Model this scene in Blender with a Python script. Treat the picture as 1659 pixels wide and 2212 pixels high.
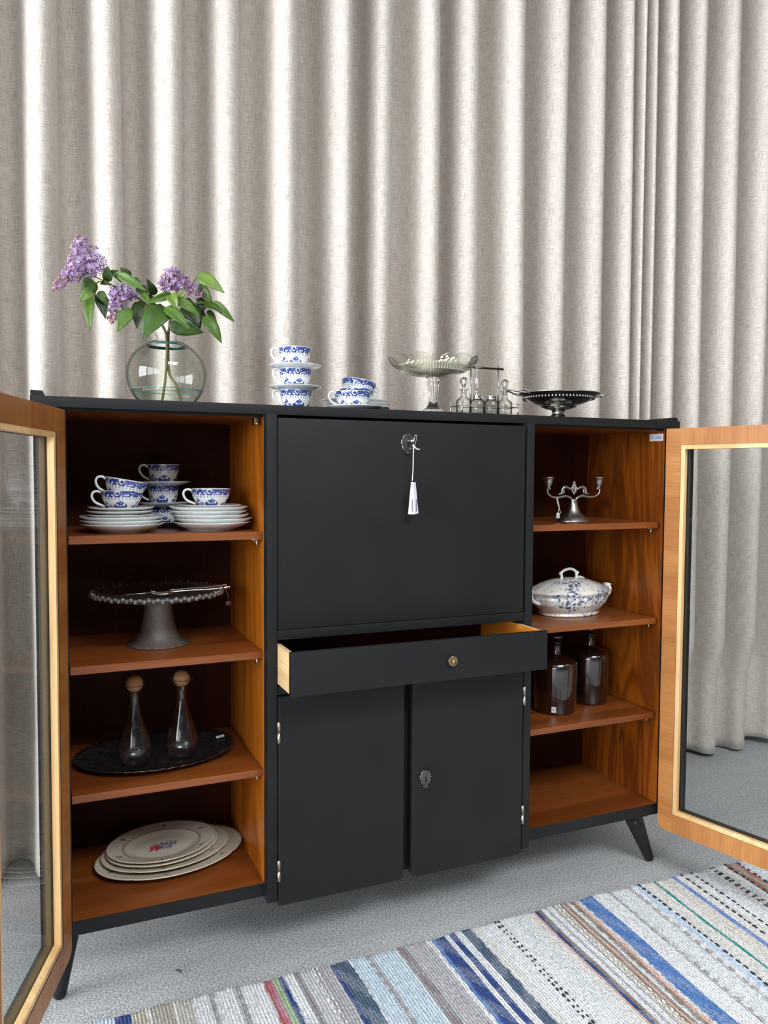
import bpy, bmesh, math, random
from mathutils import Vector, Matrix, noise
PI = math.pi
for o in list(bpy.data.objects): bpy.data.objects.remove(o)
S = bpy.context.scene
COL = S.collection
rnd = random.Random(7)

# ---------------------------------------------------------------- camera
cd = bpy.data.cameras.new('camera'); cam = bpy.data.objects.new('camera', cd); COL.objects.link(cam)
cd.sensor_fit = 'VERTICAL'; cd.sensor_height = 36.0; cd.lens = 1722.84 / 2212 * 36.0
cd.clip_start = 0.05; cd.clip_end = 60
M = Matrix(((0.9175, 0.0141, -0.3975), (-0.3977, 0.0478, -0.9163), (0.0061, 0.9988, 0.0495))).to_4x4()
q = M.to_quaternion()
cam.rotation_mode = 'QUATERNION'; cam.rotation_quaternion = q
cam.location = (-0.0583, -1.901, 1.2301)
S.camera = cam

# ---------------------------------------------------------------- world, light, exposure
W = bpy.data.worlds.new('world'); S.world = W; W.use_nodes = True
W.node_tree.nodes['Background'].inputs[0].default_value = (0.75, 0.85, 1.0, 1)
W.node_tree.nodes['Background'].inputs[1].default_value = 0.6
S.view_settings.view_transform = 'Standard'; S.view_settings.look = 'None'
S.view_settings.gamma = 1.0; S.view_settings.use_curve_mapping = False
S.view_settings.exposure = 0.0
S.cycles.max_bounces = 10; S.cycles.diffuse_bounces = 5; S.cycles.glossy_bounces = 4
S.cycles.transmission_bounces = 10; S.cycles.transparent_max_bounces = 24
S.cycles.caustics_refractive = False; S.cycles.caustics_reflective = False
S.cycles.sample_clamp_indirect = 6.0

ROOM = dict(x0=-6.0, x1=7.0, y0=-12.0, y1=1.15, h=4.4)
BAYS = [(-2.6, 0.4), (-5.8, -3.0), (-8.6, -6.2), (-11.4, -9.0)]     # window bays in the left wall (y from, to)
WZ = (0.7, 3.7)
def area(name, loc, rot, sx, sy, power, color):
    l = bpy.data.lights.new(name, 'AREA'); l.shape = 'RECTANGLE'; l.size = sx; l.size_y = sy
    l.energy = power; l.color = color
    o = bpy.data.objects.new(name, l); COL.objects.link(o); o.location = loc; o.rotation_euler = rot
    return o
POW = [640, 400, 280, 180]
for i, (a, b) in enumerate(BAYS):
    # daylight through each window bay, light plane just outside the opening
    area('window_daylight', (ROOM['x0'] - 0.25, (a + b) / 2, (WZ[0] + WZ[1]) / 2), (0, -PI / 2, 0),
         WZ[1] - WZ[0], b - a, POW[i], (0.90, 0.96, 1.0))
# added fill lamp over the ceiling, brightens curtain and cabinet from the front
area('added_overhead_fill', (1.2, -4.6, ROOM['h'] + 0.25), (0, 0, 0), 2.6, 2.2, 430, (0.95, 0.98, 1.0))

# ---------------------------------------------------------------- material helpers
def nt(name):
    m = bpy.data.materials.new(name); m.use_nodes = True
    return m, m.node_tree, m.node_tree.nodes['Principled BSDF']
def N(t, typ, **kw):
    n = t.nodes.new(typ)
    for k, v in kw.items():
        if k[0] == '_': setattr(n, k[1:], v)
        else: n.inputs[k.replace('_', ' ')].default_value = v
    return n
def ramp(t, fac, stops):
    r = t.nodes.new('ShaderNodeValToRGB'); el = r.color_ramp.elements
    while len(el) < len(stops): el.new(0.5)
    for e, (p, c) in zip(el, stops): e.position = p; e.color = (*c, 1)
    t.links.new(fac, r.inputs[0]); return r.outputs[0]
def coords(t, kind='Object', scale=(1, 1, 1), rot=(0, 0, 0)):
    c = t.nodes.new('ShaderNodeTexCoord'); m = t.nodes.new('ShaderNodeMapping')
    m.inputs['Scale'].default_value = scale; m.inputs['Rotation'].default_value = rot
    t.links.new(c.outputs[kind], m.inputs[0]); return m.outputs[0]
def bump(t, bsdf, h, strength=0.3, dist=0.002):
    b = t.nodes.new('ShaderNodeBump'); b.inputs['Strength'].default_value = strength; b.inputs['Distance'].default_value = dist
    t.links.new(h, b.inputs['Height']); t.links.new(b.outputs[0], bsdf.inputs['Normal'])
def noise_tex(t, vec, scale, detail=4, rough=0.55, dist=0.0):
    n = N(t, 'ShaderNodeTexNoise', Scale=scale, Detail=detail, Roughness=rough, Distortion=dist)
    t.links.new(vec, n.inputs['Vector']); return n.outputs['Fac']
def mix(t, fac, a, b, mode='MIX'):
    m = t.nodes.new('ShaderNodeMix'); m.data_type = 'RGBA'; m.blend_type = mode
    for v, i in ((fac, 0), (a, 6), (b, 7)):
        if hasattr(v, 'is_linked') or hasattr(v, 'links'): t.links.new(v, m.inputs[i])
        elif isinstance(v, tuple): m.inputs[i].default_value = (*v, 1)
        else: m.inputs[i].default_value = v
    return m.outputs[2]
def plain(name, color, rough=0.5, metal=0.0, coat=0.0, spec=0.5, bumpy=0.0, bscale=80):
    m, t, b = nt(name)
    v = coords(t); f = noise_tex(t, v, bscale, 3)
    c = ramp(t, f, [(0.3, tuple(x * 0.9 for x in color)), (0.7, tuple(min(1, x * 1.08) for x in color))])
    t.links.new(c, b.inputs['Base Color'])
    b.inputs['Roughness'].default_value = rough; b.inputs['Metallic'].default_value = metal
    b.inputs['Coat Weight'].default_value = coat; b.inputs['Specular IOR Level'].default_value = spec
    b.inputs['Coat Roughness'].default_value = 0.08
    if bumpy: bump(t, b, f, bumpy, 0.001)
    return m
def wood(name, dark, mid, light, axis='Z', scale=1.0, rough=0.35, coat=0.3, figure=0.6, fine=1.0, rings=26, spec=0.4):
    m, t, b = nt(name)
    st = {'X': (0.12, 1, 1), 'Y': (1, 0.12, 1), 'Z': (1, 1, 0.12)}[axis]
    v = coords(t, scale=tuple(s * scale for s in st))
    big = noise_tex(t, v, 3.2, 3, 0.5, figure * 2.2)
    wv = N(t, 'ShaderNodeMath', _operation='MULTIPLY'); t.links.new(big, wv.inputs[0]); wv.inputs[1].default_value = rings; b.inputs['Specular IOR Level'].default_value = spec
    sn = N(t, 'ShaderNodeMath', _operation='SINE'); t.links.new(wv.outputs[0], sn.inputs[0])
    mp = N(t, 'ShaderNodeMapRange'); t.links.new(sn.outputs[0], mp.inputs[0]); mp.inputs[1].default_value = -1
    st2 = {'X': (0.03, 1, 1), 'Y': (1, 0.03, 1), 'Z': (1, 1, 0.03)}[axis]
    v2 = coords(t, scale=tuple(s * scale for s in st2))
    fn = noise_tex(t, v2, 190 * fine, 3, 0.6)
    base = ramp(t, mp.outputs[0], [(0.0, dark), (0.45, mid), (1.0, light)])
    base2 = ramp(t, big, [(0.3, dark), (0.5, mid), (0.7, light)])
    c = mix(t, 0.35 + 0.3 * figure, base2, base)
    g = ramp(t, fn, [(0.35, (0.72, 0.72, 0.72)), (0.62, (1.08, 1.08, 1.08))])
    c = mix(t, 0.7, c, g, 'MULTIPLY')
    t.links.new(c, b.inputs['Base Color'])
    b.inputs['Roughness'].default_value = rough; b.inputs['Coat Weight'].default_value = coat
    b.inputs['Coat Roughness'].default_value = 0.25; bump(t, b, fn, 0.12, 0.0006)
    return m
def thin_glass(name, tint, edge, spec=1.0, rough=0.02, milk=0.0, bumps=0.0, bs=120, power=5.0, start=0.70):
    # thin-walled glass: mostly see-through, reflecting more at grazing angles, tinted at its edges
    m = bpy.data.materials.new(name); m.use_nodes = True; t = m.node_tree; t.nodes.clear()
    out = t.nodes.new('ShaderNodeOutputMaterial'); lw = N(t, 'ShaderNodeLayerWeight', Blend=0.5)
    cr = ramp(t, lw.outputs['Facing'], [(0.0, tint), (start, tint), (0.97, edge)])
    tr = t.nodes.new('ShaderNodeBsdfTransparent'); t.links.new(cr, tr.inputs[0])
    gl = N(t, 'ShaderNodeBsdfGlossy', Roughness=rough)
    pw = N(t, 'ShaderNodeMath', _operation='POWER'); t.links.new(lw.outputs['Facing'], pw.inputs[0]); pw.inputs[1].default_value = power
    mu = N(t, 'ShaderNodeMath', _operation='MULTIPLY_ADD', _use_clamp=True); t.links.new(pw.outputs[0], mu.inputs[0]); mu.inputs[1].default_value = 0.9 * spec; mu.inputs[2].default_value = 0.045 * spec
    if bumps:
        bn = t.nodes.new('ShaderNodeBump'); bn.inputs['Strength'].default_value = bumps; bn.inputs['Distance'].default_value = 0.002
        t.links.new(noise_tex(t, coords(t), bs, 3), bn.inputs['Height'])
        for nd in (lw, gl): t.links.new(bn.outputs[0], nd.inputs['Normal'])
    first = tr.outputs[0]
    if milk:
        df = N(t, 'ShaderNodeBsdfDiffuse', Color=(0.75, 0.74, 0.72, 1)); tl = N(t, 'ShaderNodeBsdfTranslucent', Color=(0.7, 0.69, 0.67, 1))
        ad = t.nodes.new('ShaderNodeMixShader'); ad.inputs[0].default_value = .5; t.links.new(df.outputs[0], ad.inputs[1]); t.links.new(tl.outputs[0], ad.inputs[2])
        mm = t.nodes.new('ShaderNodeMixShader'); mm.inputs[0].default_value = milk; t.links.new(first, mm.inputs[1]); t.links.new(ad.outputs[0], mm.inputs[2]); first = mm.outputs[0]
    mx = t.nodes.new('ShaderNodeMixShader'); t.links.new(mu.outputs[0], mx.inputs[0])
    t.links.new(first, mx.inputs[1]); t.links.new(gl.outputs[0], mx.inputs[2]); t.links.new(mx.outputs[0], out.inputs[0])
    return m
def solid_glass(name, color, rough=0.0, ior=1.47, bumps=0.0, bs=120):
    m, t, b = nt(name)
    b.inputs['Base Color'].default_value = (*color, 1); b.inputs['Roughness'].default_value = rough
    b.inputs['Transmission Weight'].default_value = 1.0; b.inputs['IOR'].default_value = ior
    v = coords(t); f = noise_tex(t, v, bs, 2)
    if bumps: bump(t, b, f, bumps, 0.001)
    return m
def vcol(name, rough=0.15, coat=0.5, spec=0.5):
    m, t, b = nt(name)
    a = N(t, 'ShaderNodeVertexColor', _layer_name='col'); t.links.new(a.outputs[0], b.inputs['Base Color'])
    b.inputs['Roughness'].default_value = rough; b.inputs['Coat Weight'].default_value = coat
    b.inputs['Coat Roughness'].default_value = 0.05; b.inputs['Specular IOR Level'].default_value = spec
    return m

# ---------------------------------------------------------------- mesh helpers
class MB:
    def __init__(s): s.v = []; s.f = []; s.mi = []; s.uv = []; s.c = []
    def add(s, vs, fs, mi=0, cols=None):
        k = len(s.v); s.v += [tuple(v) for v in vs]
        for f in fs: s.f.append(tuple(i + k for i in f)); s.mi.append(mi)
        if cols: s.c += cols
        elif s.c: s.c += [(1, 1, 1)] * len(vs)
    def build(s, name, mats, parent=None, smooth=True, auto=None, loc=None):
        me = bpy.data.meshes.new(name); me.from_pydata(s.v, [], s.f)
        if not isinstance(mats, (list, tuple)): mats = [mats]
        for m in mats: me.materials.append(m)
        me.polygons.foreach_set('material_index', s.mi)
        me.polygons.foreach_set('use_smooth', [smooth] * len(s.f))
        if s.c:
            ca = me.color_attributes.new('col', 'FLOAT_COLOR', 'POINT')
            flat = []
            for c in s.c: flat += [c[0], c[1], c[2], 1.0]
            ca.data.foreach_set('color', flat)
        me.update()
        if auto: me.set_sharp_from_angle(angle=math.radians(auto))
        o = bpy.data.objects.new(name, me); COL.objects.link(o)
        if parent: o.parent = parent
        if loc: o.location = loc
        return o
def boxg(x0, x1, y0, y1, z0, z1, bev=0.0012):
    bm = bmesh.new(); bmesh.ops.create_cube(bm, size=1)
    for v in bm.verts:
        v.co = Vector((x0 if v.co.x < 0 else x1, y0 if v.co.y < 0 else y1, z0 if v.co.z < 0 else z1))
    if bev: bmesh.ops.bevel(bm, geom=bm.edges[:], offset=min(bev, (x1 - x0) * .3, (y1 - y0) * .3, (z1 - z0) * .3), segments=2, affect='EDGES', profile=0.7)
    bm.verts.index_update(); vs = [tuple(v.co) for v in bm.verts]; fs = [tuple(v.index for v in f.verts) for f in bm.faces]
    bm.free(); return vs, fs
def box(name, x0, x1, y0, y1, z0, z1, mat, parent=None, bev=0.0012):
    b = MB(); b.add(*boxg(x0, x1, y0, y1, z0, z1, bev)); o = b.build(name, mat, parent, smooth=True, auto=40); return o
def extrude_poly(pts, y0, y1):
    # polygon in xz extruded along y
    n = len(pts); vs = [(p[0], y0, p[1]) for p in pts] + [(p[0], y1, p[1]) for p in pts]
    fs = [tuple(range(n)), tuple(range(2 * n - 1, n - 1, -1))] + [(i, i + n, (i + 1) % n + n, (i + 1) % n) for i in range(n)]
    return vs, fs
def lathe(prof, seg=48, fr=None, close=False, sx=1.0, sy=1.0, off=(0, 0, 0)):
    # prof: (r, z); fr(angle, i) -> (radius factor, dz)
    vs = []; fs = []; n = len(prof)
    for i, (r, z) in enumerate(prof):
        for k in range(seg):
            a = 2 * PI * k / seg; m, dz = fr(a, i) if fr else (1, 0)
            vs.append((off[0] + r * m * sx * math.cos(a), off[1] + r * m * sy * math.sin(a), off[2] + z + dz))
    for i in range(n - 1 + (1 if close else 0)):
        j = (i + 1) % n
        for k in range(seg):
            l = (k + 1) % seg
            fs.append((i * seg + k, i * seg + l, j * seg + l, j * seg + k))
    if not close:
        for i, flip in ((0, True), (n - 1, False)):
            if prof[i][0] > 1e-4:
                ring = [i * seg + k for k in range(seg)]; fs.append(tuple(ring[::-1] if flip else ring))
    return vs, fs
def tube(pts, rad, seg=8, flat=1.0, cap=True):
    pts = [Vector(p) for p in pts]; n = len(pts)
    if not isinstance(rad, (list, tuple)): rad = [rad] * n
    vs = []; fs = []; up = None
    for i, p in enumerate(pts):
        d = (pts[min(i + 1, n - 1)] - pts[max(i - 1, 0)]).normalized()
        if up is None:
            up = Vector((0, 0, 1)) if abs(d.z) < 0.9 else Vector((1, 0, 0))
        a = (up - d * up.dot(d)).normalized(); b = d.cross(a); up = a
        for k in range(seg):
            t = 2 * PI * k / seg
            vs.append(tuple(p + (a * math.cos(t) + b * math.sin(t) * flat) * rad[i]))
    for i in range(n - 1):
        for k in range(seg):
            l = (k + 1) % seg; fs.append((i * seg + k, i * seg + l, (i + 1) * seg + l, (i + 1) * seg + k))
    if cap: fs.append(tuple(range(seg))[::-1]); fs.append(tuple((n - 1) * seg + k for k in range(seg)))
    return vs, fs
def spline(pts, m=6):
    pts = [Vector(p) for p in pts]; out = []
    for i in range(len(pts) - 1):
        p0 = pts[max(i - 1, 0)]; p1 = pts[i]; p2 = pts[i + 1]; p3 = pts[min(i + 2, len(pts) - 1)]
        for k in range(m):
            t = k / m
            out.append(0.5 * ((2 * p1) + (p2 - p0) * t + (2 * p0 - 5 * p1 + 4 * p2 - p3) * t * t + (3 * p1 - p0 - 3 * p2 + p3) * t ** 3))
    out.append(pts[-1]); return out
def ball(c, r, seg=12, sx=1, sy=1, sz=1):
    prof = [(max(1e-5, r * math.sin(PI * i / 8)), -r * math.cos(PI * i / 8) * sz) for i in range(9)]
    return lathe(prof, seg, sx=sx, sy=sy, off=c)
def thing(name, label, cat, loc=(0, 0, 0), rz=0, group=None):
    o = bpy.data.objects.new(name, None); COL.objects.link(o); o.empty_display_size = 0.05
    o.location = loc; o.rotation_euler = (0, 0, rz); tag(o, label, cat, group); return o
def tag(o, label, cat, group=None):
    o['label'] = label; o['category'] = cat
    if group: o['group'] = group
    return o
def struct(o): o['kind'] = 'structure'; return o
def dup(root, loc, rot=(0, 0, 0), label=None, group=None):
    r = root.copy(); COL.objects.link(r); r.location = loc; r.rotation_euler = rot
    if label: r['label'] = label
    if group: r['group'] = group
    for ch in list(root.children):
        c = ch.copy(); COL.objects.link(c); c.parent = r
        for g in list(ch.children):
            d = g.copy(); COL.objects.link(d); d.parent = c
    return r

# ---------------------------------------------------------------- materials
def paint_mat():
    m, t, b = nt('charcoal_paint')
    v = coords(t); f = noise_tex(t, v, 6, 4); v2 = coords(t, scale=(1, 1, 0.06)); f2 = noise_tex(t, v2, 160, 3)
    c = ramp(t, f, [(0.3, (0.0092, 0.0092, 0.0094)), (0.7, (0.0122, 0.0122, 0.0125))])
    sc = noise_tex(t, coords(t, scale=(1, 1, 2.5)), 38, 5, 0.75)
    s = ramp(t, sc, [(0.735, (0, 0, 0)), (0.78, (1, 1, 1))])
    c = mix(t, s, c, (0.05, 0.052, 0.055)); t.links.new(c, b.inputs['Base Color'])
    b.inputs['Roughness'].default_value = 0.50; b.inputs['Specular IOR Level'].default_value = 0.24
    bump(t, b, f2, 0.12, 0.0006); return m
PAINT = paint_mat()
MAHO = wood('mahogany_side', (0.11, 0.024, 0.003), (0.20, 0.047, 0.004), (0.31, 0.082, 0.007), 'Z', 2.0, 0.34, 0.3, 0.85, 1.3, 34)
SHELF = wood('mahogany_shelf', (0.125, 0.030, 0.005), (0.19, 0.049, 0.009), (0.26, 0.074, 0.014), 'X', 1.2, 0.36, 0.3, 0.35)
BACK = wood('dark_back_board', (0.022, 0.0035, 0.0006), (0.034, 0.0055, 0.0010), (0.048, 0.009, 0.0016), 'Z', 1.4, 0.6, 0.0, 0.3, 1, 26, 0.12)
VEN_H = wood('door_veneer_cross', (0.33, 0.122, 0.030), (0.40, 0.158, 0.043), (0.47, 0.20, 0.060), 'X', 2.2, 0.42, 0.2, 0.15, 0.8)
VEN_V = wood('door_veneer_upright', (0.33, 0.122, 0.030), (0.40, 0.158, 0.043), (0.47, 0.20, 0.060), 'Z', 2.2, 0.42, 0.2, 0.15, 0.8)
PINE = wood('pine_bead', (0.62, 0.36, 0.15), (0.74, 0.47, 0.22), (0.82, 0.56, 0.29), 'Z', 2, 0.5, 0.05, 0.2, 0.6)
BEECH = wood('beech_drawer_side', (0.66, 0.42, 0.2), (0.74, 0.5, 0.26), (0.8, 0.57, 0.32), 'Y', 2, 0.5, 0.05, 0.15, 0.6)
DRAWIN = wood('drawer_inner', (0.48, 0.14, 0.012), (0.62, 0.20, 0.018), (0.70, 0.27, 0.03), 'Y', 2, 0.4, 0.2, 0.3)
PORC = plain('white_porcelain', (0.74, 0.76, 0.75), 0.12, 0, 0.6, 0.5, 0, 20)
CREAM = vcol('cream_painted_china', 0.16, 0.5)
CHINA = vcol('blue_transfer_china', 0.12, 0.6)
SILVER = plain('tarnished_silver', (0.40, 0.385, 0.36), 0.2, 1.0, 0, 0.5, 0.25, 60)
CHROME = plain('polished_chrome', (0.62, 0.61, 0.6), 0.1, 1.0)
PEWTER = plain('pewter', (0.36, 0.36, 0.35), 0.33, 1.0, 0, 0.5, 0.15, 90)
NICKEL = plain('aged_nickel_hinge', (0.42, 0.38, 0.3), 0.38, 1.0, 0, 0.5, 0.4, 300)
BRASS = plain('aged_brass', (0.36, 0.26, 0.13), 0.32, 1.0, 0, 0.5, 0.3, 200)
BRONZE = plain('dark_bronze', (0.12, 0.09, 0.065), 0.3, 1.0)
IRON = plain('dark_silver_casting', (0.15, 0.145, 0.14), 0.28, 1.0, 0, 0.5, 0.3, 150)
BLACKHOLE = plain('keyhole_dark', (0.004, 0.004, 0.004), 0.8)
PAPER = plain('white_paper', (0.60, 0.60, 0.66), 0.8)
STRING = plain('white_cotton_string', (0.74, 0.71, 0.66), 0.9, bumpy=0.6, bscale=900)
INK = plain('blue_black_ink', (0.03, 0.03, 0.06), 0.7)
PANE = thin_glass('door_pane_glass', (0.955, 0.97, 0.965), (0.7, 0.78, 0.76), 0.55, power=5.0)
VASEG = thin_glass('blown_vase_glass', (0.955, 0.965, 0.95), (0.42, 0.50, 0.47), 0.5, start=0.6)
CARAFEG = thin_glass('carafe_glass', (0.975, 0.98, 0.98), (0.6, 0.62, 0.64), 0.8, power=4.0)
CRUETG = thin_glass('cruet_glass', (0.93, 0.93, 0.92), (0.12, 0.12, 0.115), 0.6, start=0.35)
GREENG = plain('green_glass_ring', (0.005, 0.085, 0.075), 0.05, 0, 0.5)
PRESSED = thin_glass('pressed_glass', (0.96, 0.96, 0.93), (0.30, 0.30, 0.27), 1.0, 0.02, 0.0, 0.0, 110, 3.5, 0.50)
CUTG = solid_glass('cut_glass', (0.97, 0.97, 0.96), 0.0, 1.5)
ICEG = thin_glass('textured_ice_glass', (0.84, 0.82, 0.80), (0.5, 0.47, 0.45), 1.0, 0.16, 0.13, 1.0, 260, 3.0)
WATER = thin_glass('vase_water', (0.93, 0.96, 0.94), (0.45, 0.6, 0.57), 0.6)
AMBER = plain('dark_amber_glass', (0.010, 0.0035, 0.0022), 0.05, 0, 1.0, 0.6)
CORK = plain('pale_cork_ball', (0.42, 0.22, 0.095), 0.7, bumpy=0.4, bscale=180)
RIBBON = plain('cream_ribbon', (0.88, 0.86, 0.72), 0.7)
LEGP = PAINT
BEADG = thin_glass('bead_glass', (0.80, 0.78, 0.76), (0.4, 0.4, 0.38), 2.0, 0.12, 0.22, 0.6, 400, 2.5)
def tray_mat():
    m, t, b = nt('dark_mirrored_tray'); f = noise_tex(t, coords(t), 55, 4, 0.6)
    t.links.new(ramp(t, f, [(0.3, (0.05, 0.042, 0.042)), (0.7, (0.16, 0.14, 0.14))]), b.inputs['Base Color'])
    b.inputs['Roughness'].default_value = 0.05; b.inputs['Metallic'].default_value = 0.85; bump(t, b, f, 0.25, 0.002); return m
TRAYM = tray_mat()
def curtain_mat():
    m, t, b = nt('linen_curtain')
    a = noise_tex(t, coords(t, 'UV', (1, 0.03, 1)), 700, 2, 0.7)
    c = noise_tex(t, coords(t, 'UV', (0.04, 1, 1)), 620, 2, 0.7)
    big = noise_tex(t, coords(t, 'UV', (1, 0.3, 1)), 9, 3)
    s = N(t, 'ShaderNodeMath', _operation='ADD'); t.links.new(a, s.inputs[0]); t.links.new(c, s.inputs[1])
    h = N(t, 'ShaderNodeMath', _operation='MULTIPLY'); t.links.new(s.outputs[0], h.inputs[0]); h.inputs[1].default_value = 0.5
    col = ramp(t, h.outputs[0], [(0.38, (0.38, 0.31, 0.26)), (0.5, (0.575, 0.515, 0.465)), (0.62, (0.72, 0.67, 0.62))])
    tone = ramp(t, big, [(0.3, (0.94, 0.93, 0.92)), (0.7, (1.0, 1.0, 1.0))])
    col = mix(t, 1.0, col, tone, 'MULTIPLY'); t.links.new(col, b.inputs['Base Color'])
    b.inputs['Roughness'].default_value = 0.85; b.inputs['Sheen Weight'].default_value = 0.25; b.inputs['Sheen Roughness'].default_value = 0.4
    b.inputs['Specular IOR Level'].default_value = 0.2
    bump(t, b, h.outputs[0], 0.35, 0.0012); return m
LINEN = curtain_mat()
def floor_mat():
    m, t, b = nt('speckled_cement_floor')
    v = coords(t); f = noise_tex(t, v, 210, 3, 0.7); big = noise_tex(t, v, 1.8, 4); g = noise_tex(t, v, 420, 1)
    c = ramp(t, f, [(0.36, (0.17, 0.177, 0.18)), (0.5, (0.42, 0.43, 0.435)), (0.64, (0.72, 0.73, 0.74))])
    w = ramp(t, g, [(0.66, (0, 0, 0)), (0.74, (1, 1, 1))]); c = mix(t, w, c, (0.72, 0.74, 0.75))
    c = mix(t, 1.0, c, ramp(t, big, [(0.3, (0.86, 0.86, 0.87)), (0.7, (1, 1, 1))]), 'MULTIPLY')
    st = noise_tex(t, coords(t, scale=(0.25, 3, 1), rot=(0, 0, 0.15)), 5, 5, 0.7)
    c = mix(t, 0.35, c, ramp(t, st, [(0.4, (0.7, 0.7, 0.71)), (0.65, (1, 1, 1))]), 'MULTIPLY')
    t.links.new(c, b.inputs['Base Color']); b.inputs['Roughness'].default_value = 0.55; bump(t, b, f, 0.2, 0.001); return m
FLOOR = floor_mat()
WALLM = plain('white_plaster', (0.58, 0.57, 0.55), 0.9, bumpy=0.1, bscale=30)
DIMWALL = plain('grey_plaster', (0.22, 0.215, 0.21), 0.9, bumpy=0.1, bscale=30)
WFRAME = plain('dark_window_steel', (0.05, 0.055, 0.06), 0.4)

# ---------------------------------------------------------------- room
R = ROOM
struct(box('floor', R['x0'] - .3, R['x1'] + .2, R['y0'] - .2, R['y1'] + .2, -0.1, 0, FLOOR, bev=0))
cm = MB()
sx0, sx1, sy0, sy1 = -0.1, 2.5, -5.7, -3.5          # ceiling opening cut for the added fill lamp
for a in ((R['x0'] - .3, sx0, R['y0'] - .2, R['y1'] + .2), (sx1, R['x1'] + .2, R['y0'] - .2, R['y1'] + .2), (sx0, sx1, R['y0'] - .2, sy0), (sx0, sx1, sy1, R['y1'] + .2)):
    cm.add(*boxg(a[0], a[1], a[2], a[3], R['h'], R['h'] + .12, 0))
struct(cm.build('ceiling', WALLM, smooth=False))
struct(box('wall_back', R['x0'] - .3, R['x1'] + .2, R['y1'], R['y1'] + .2, 0, R['h'], WALLM, bev=0))
struct(box('wall_right', R['x1'], R['x1'] + .2, R['y0'] - .2, R['y1'], 0, R['h'], DIMWALL, bev=0))
struct(box('wall_front', R['x0'] - .3, R['x1'], R['y0'] - .2, R['y0'], 0, R['h'], DIMWALL, bev=0))
wl = MB(); xw0, xw1 = R['x0'] - .2, R['x0']
wl.add(*boxg(xw0, xw1, R['y0'], R['y1'], 0, WZ[0], 0)); wl.add(*boxg(xw0, xw1, R['y0'], R['y1'], WZ[1], R['h'], 0))
ys = [R['y1']] + [v for a, b in BAYS for v in (b, a)] + [R['y0']]
for i in range(0, len(ys), 2): wl.add(*boxg(xw0, xw1, ys[i + 1], ys[i], WZ[0], WZ[1], 0))
struct(wl.build('wall_left', WALLM, smooth=False))
for i, (a, b) in enumerate(BAYS):
    w = MB(); xm = R['x0'] - .1
    for k in range(4):
        y = a + (b - a) * k / 3; w.add(*boxg(xm - .02, xm + .02, y - .02, y + .02, WZ[0], WZ[1], 0))
    for k in range(4):
        z = WZ[0] + (WZ[1] - WZ[0]) * k / 3; w.add(*boxg(xm - .015, xm + .015, a, b, z - .02, z + .02, 0))
    struct(w.build('window_%d' % (i + 1), WFRAME, smooth=False))

# ---------------------------------------------------------------- curtains
def curtain(name, crests, y_mid, amp, z0, z1, label, seed, relax=0.12):
    r = random.Random(seed); vs = []; uv = []; fs = []
    per = 26; prof = []
    amps = [amp * r.uniform(0.88, 1.12) for _ in crests]; ph = [r.uniform(0, 6.28) for _ in crests]
    for i in range(len(crests) - 1):
        L = crests[i + 1] - crests[i]
        for k in range(per):
            t = k / per; prof.append((i, t, crests[i] + L * (t + 0.056 * math.sin(4 * PI * t))))
    prof.append((len(crests) - 2, 1.0, crests[-1])); nz = 36; n = len(prof)
    for j in range(nz + 1):
        s = j / nz; z = z0 + (z1 - z0) * (s ** 1.3); u = 0; last = None
        for (i, t, x) in prof:
            A = amps[i] * (1 - t) + amps[i + 1] * t
            dr = 0.007 * math.sin(ph[i] * (1 - t) + ph[i + 1] * t + z * 0.9) + 0.0012 * math.sin(z * 3.1 + x * 6)
            low = max(0, 1 - z / 0.5)
            y = y_mid - A * math.cos(2 * PI * t) * (1 - relax * min(1, low * (1 + 2 * (relax > .3)))) + 0.004 * math.sin(x * 23 + z * 0.8) + low * 0.012 * math.sin(x * 31)
            X = x + dr + low * 0.008 * math.sin(x * 17)
            zz = z + (0.012 * math.sin(x * 11) * (1 if j == 0 else 0))
            p = Vector((X, y, zz)); u += (p - last).length if last else 0; last = p
            vs.append(tuple(p)); uv.append((u, z))
    for j in range(nz):
        for k in range(n - 1): a = j * n + k; fs.append((a, a + 1, a + n + 1, a + n))
    me = bpy.data.meshes.new(name); me.from_pydata(vs, [], fs); ul = me.uv_layers.new(name='uv')
    for lp in me.loops: ul.data[lp.index].uv = uv[lp.vertex_index]
    me.polygons.foreach_set('use_smooth', [True] * len(fs)); me.materials.append(LINEN); me.update()
    o = bpy.data.objects.new(name, me); COL.objects.link(o)
    m = o.modifiers.new('thickness', 'SOLIDIFY'); m.thickness = 0.003
    return tag(o, label, 'curtain')
left_cr = [-5.8 + 0.187 * i for i in range(30)]
left_cr = [c for c in left_cr if c < -0.5] + [-0.395, -0.215, -0.03, 0.145, 0.325, 0.515, 0.69, 0.885, 1.045, 1.215, 1.38, 1.565, 1.76, 1.93, 2.085, 2.15]
curtain('linen_curtain', left_cr, 0.705, 0.082, 0.028, 4.2, 'wide beige linen curtain filling the wall left of the vertical seam, behind the vase', 3)
curtain('linen_curtain', [2.150, 2.195, 2.30, 2.45, 2.62, 2.81, 3.0, 3.18, 3.36, 3.55, 3.74, 3.93, 4.12, 4.31, 4.5], 0.71, 0.078, 0.02, 4.2, 'beige linen curtain right of the vertical seam, behind the right glass door', 5, 0.5)

# ---------------------------------------------------------------- cabinet
CAB = thing('display_cabinet', 'charcoal painted cabinet with open glass doors, orange mahogany inside and a half open drawer', 'cabinet')
YF = -0.031; D = 0.372
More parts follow.
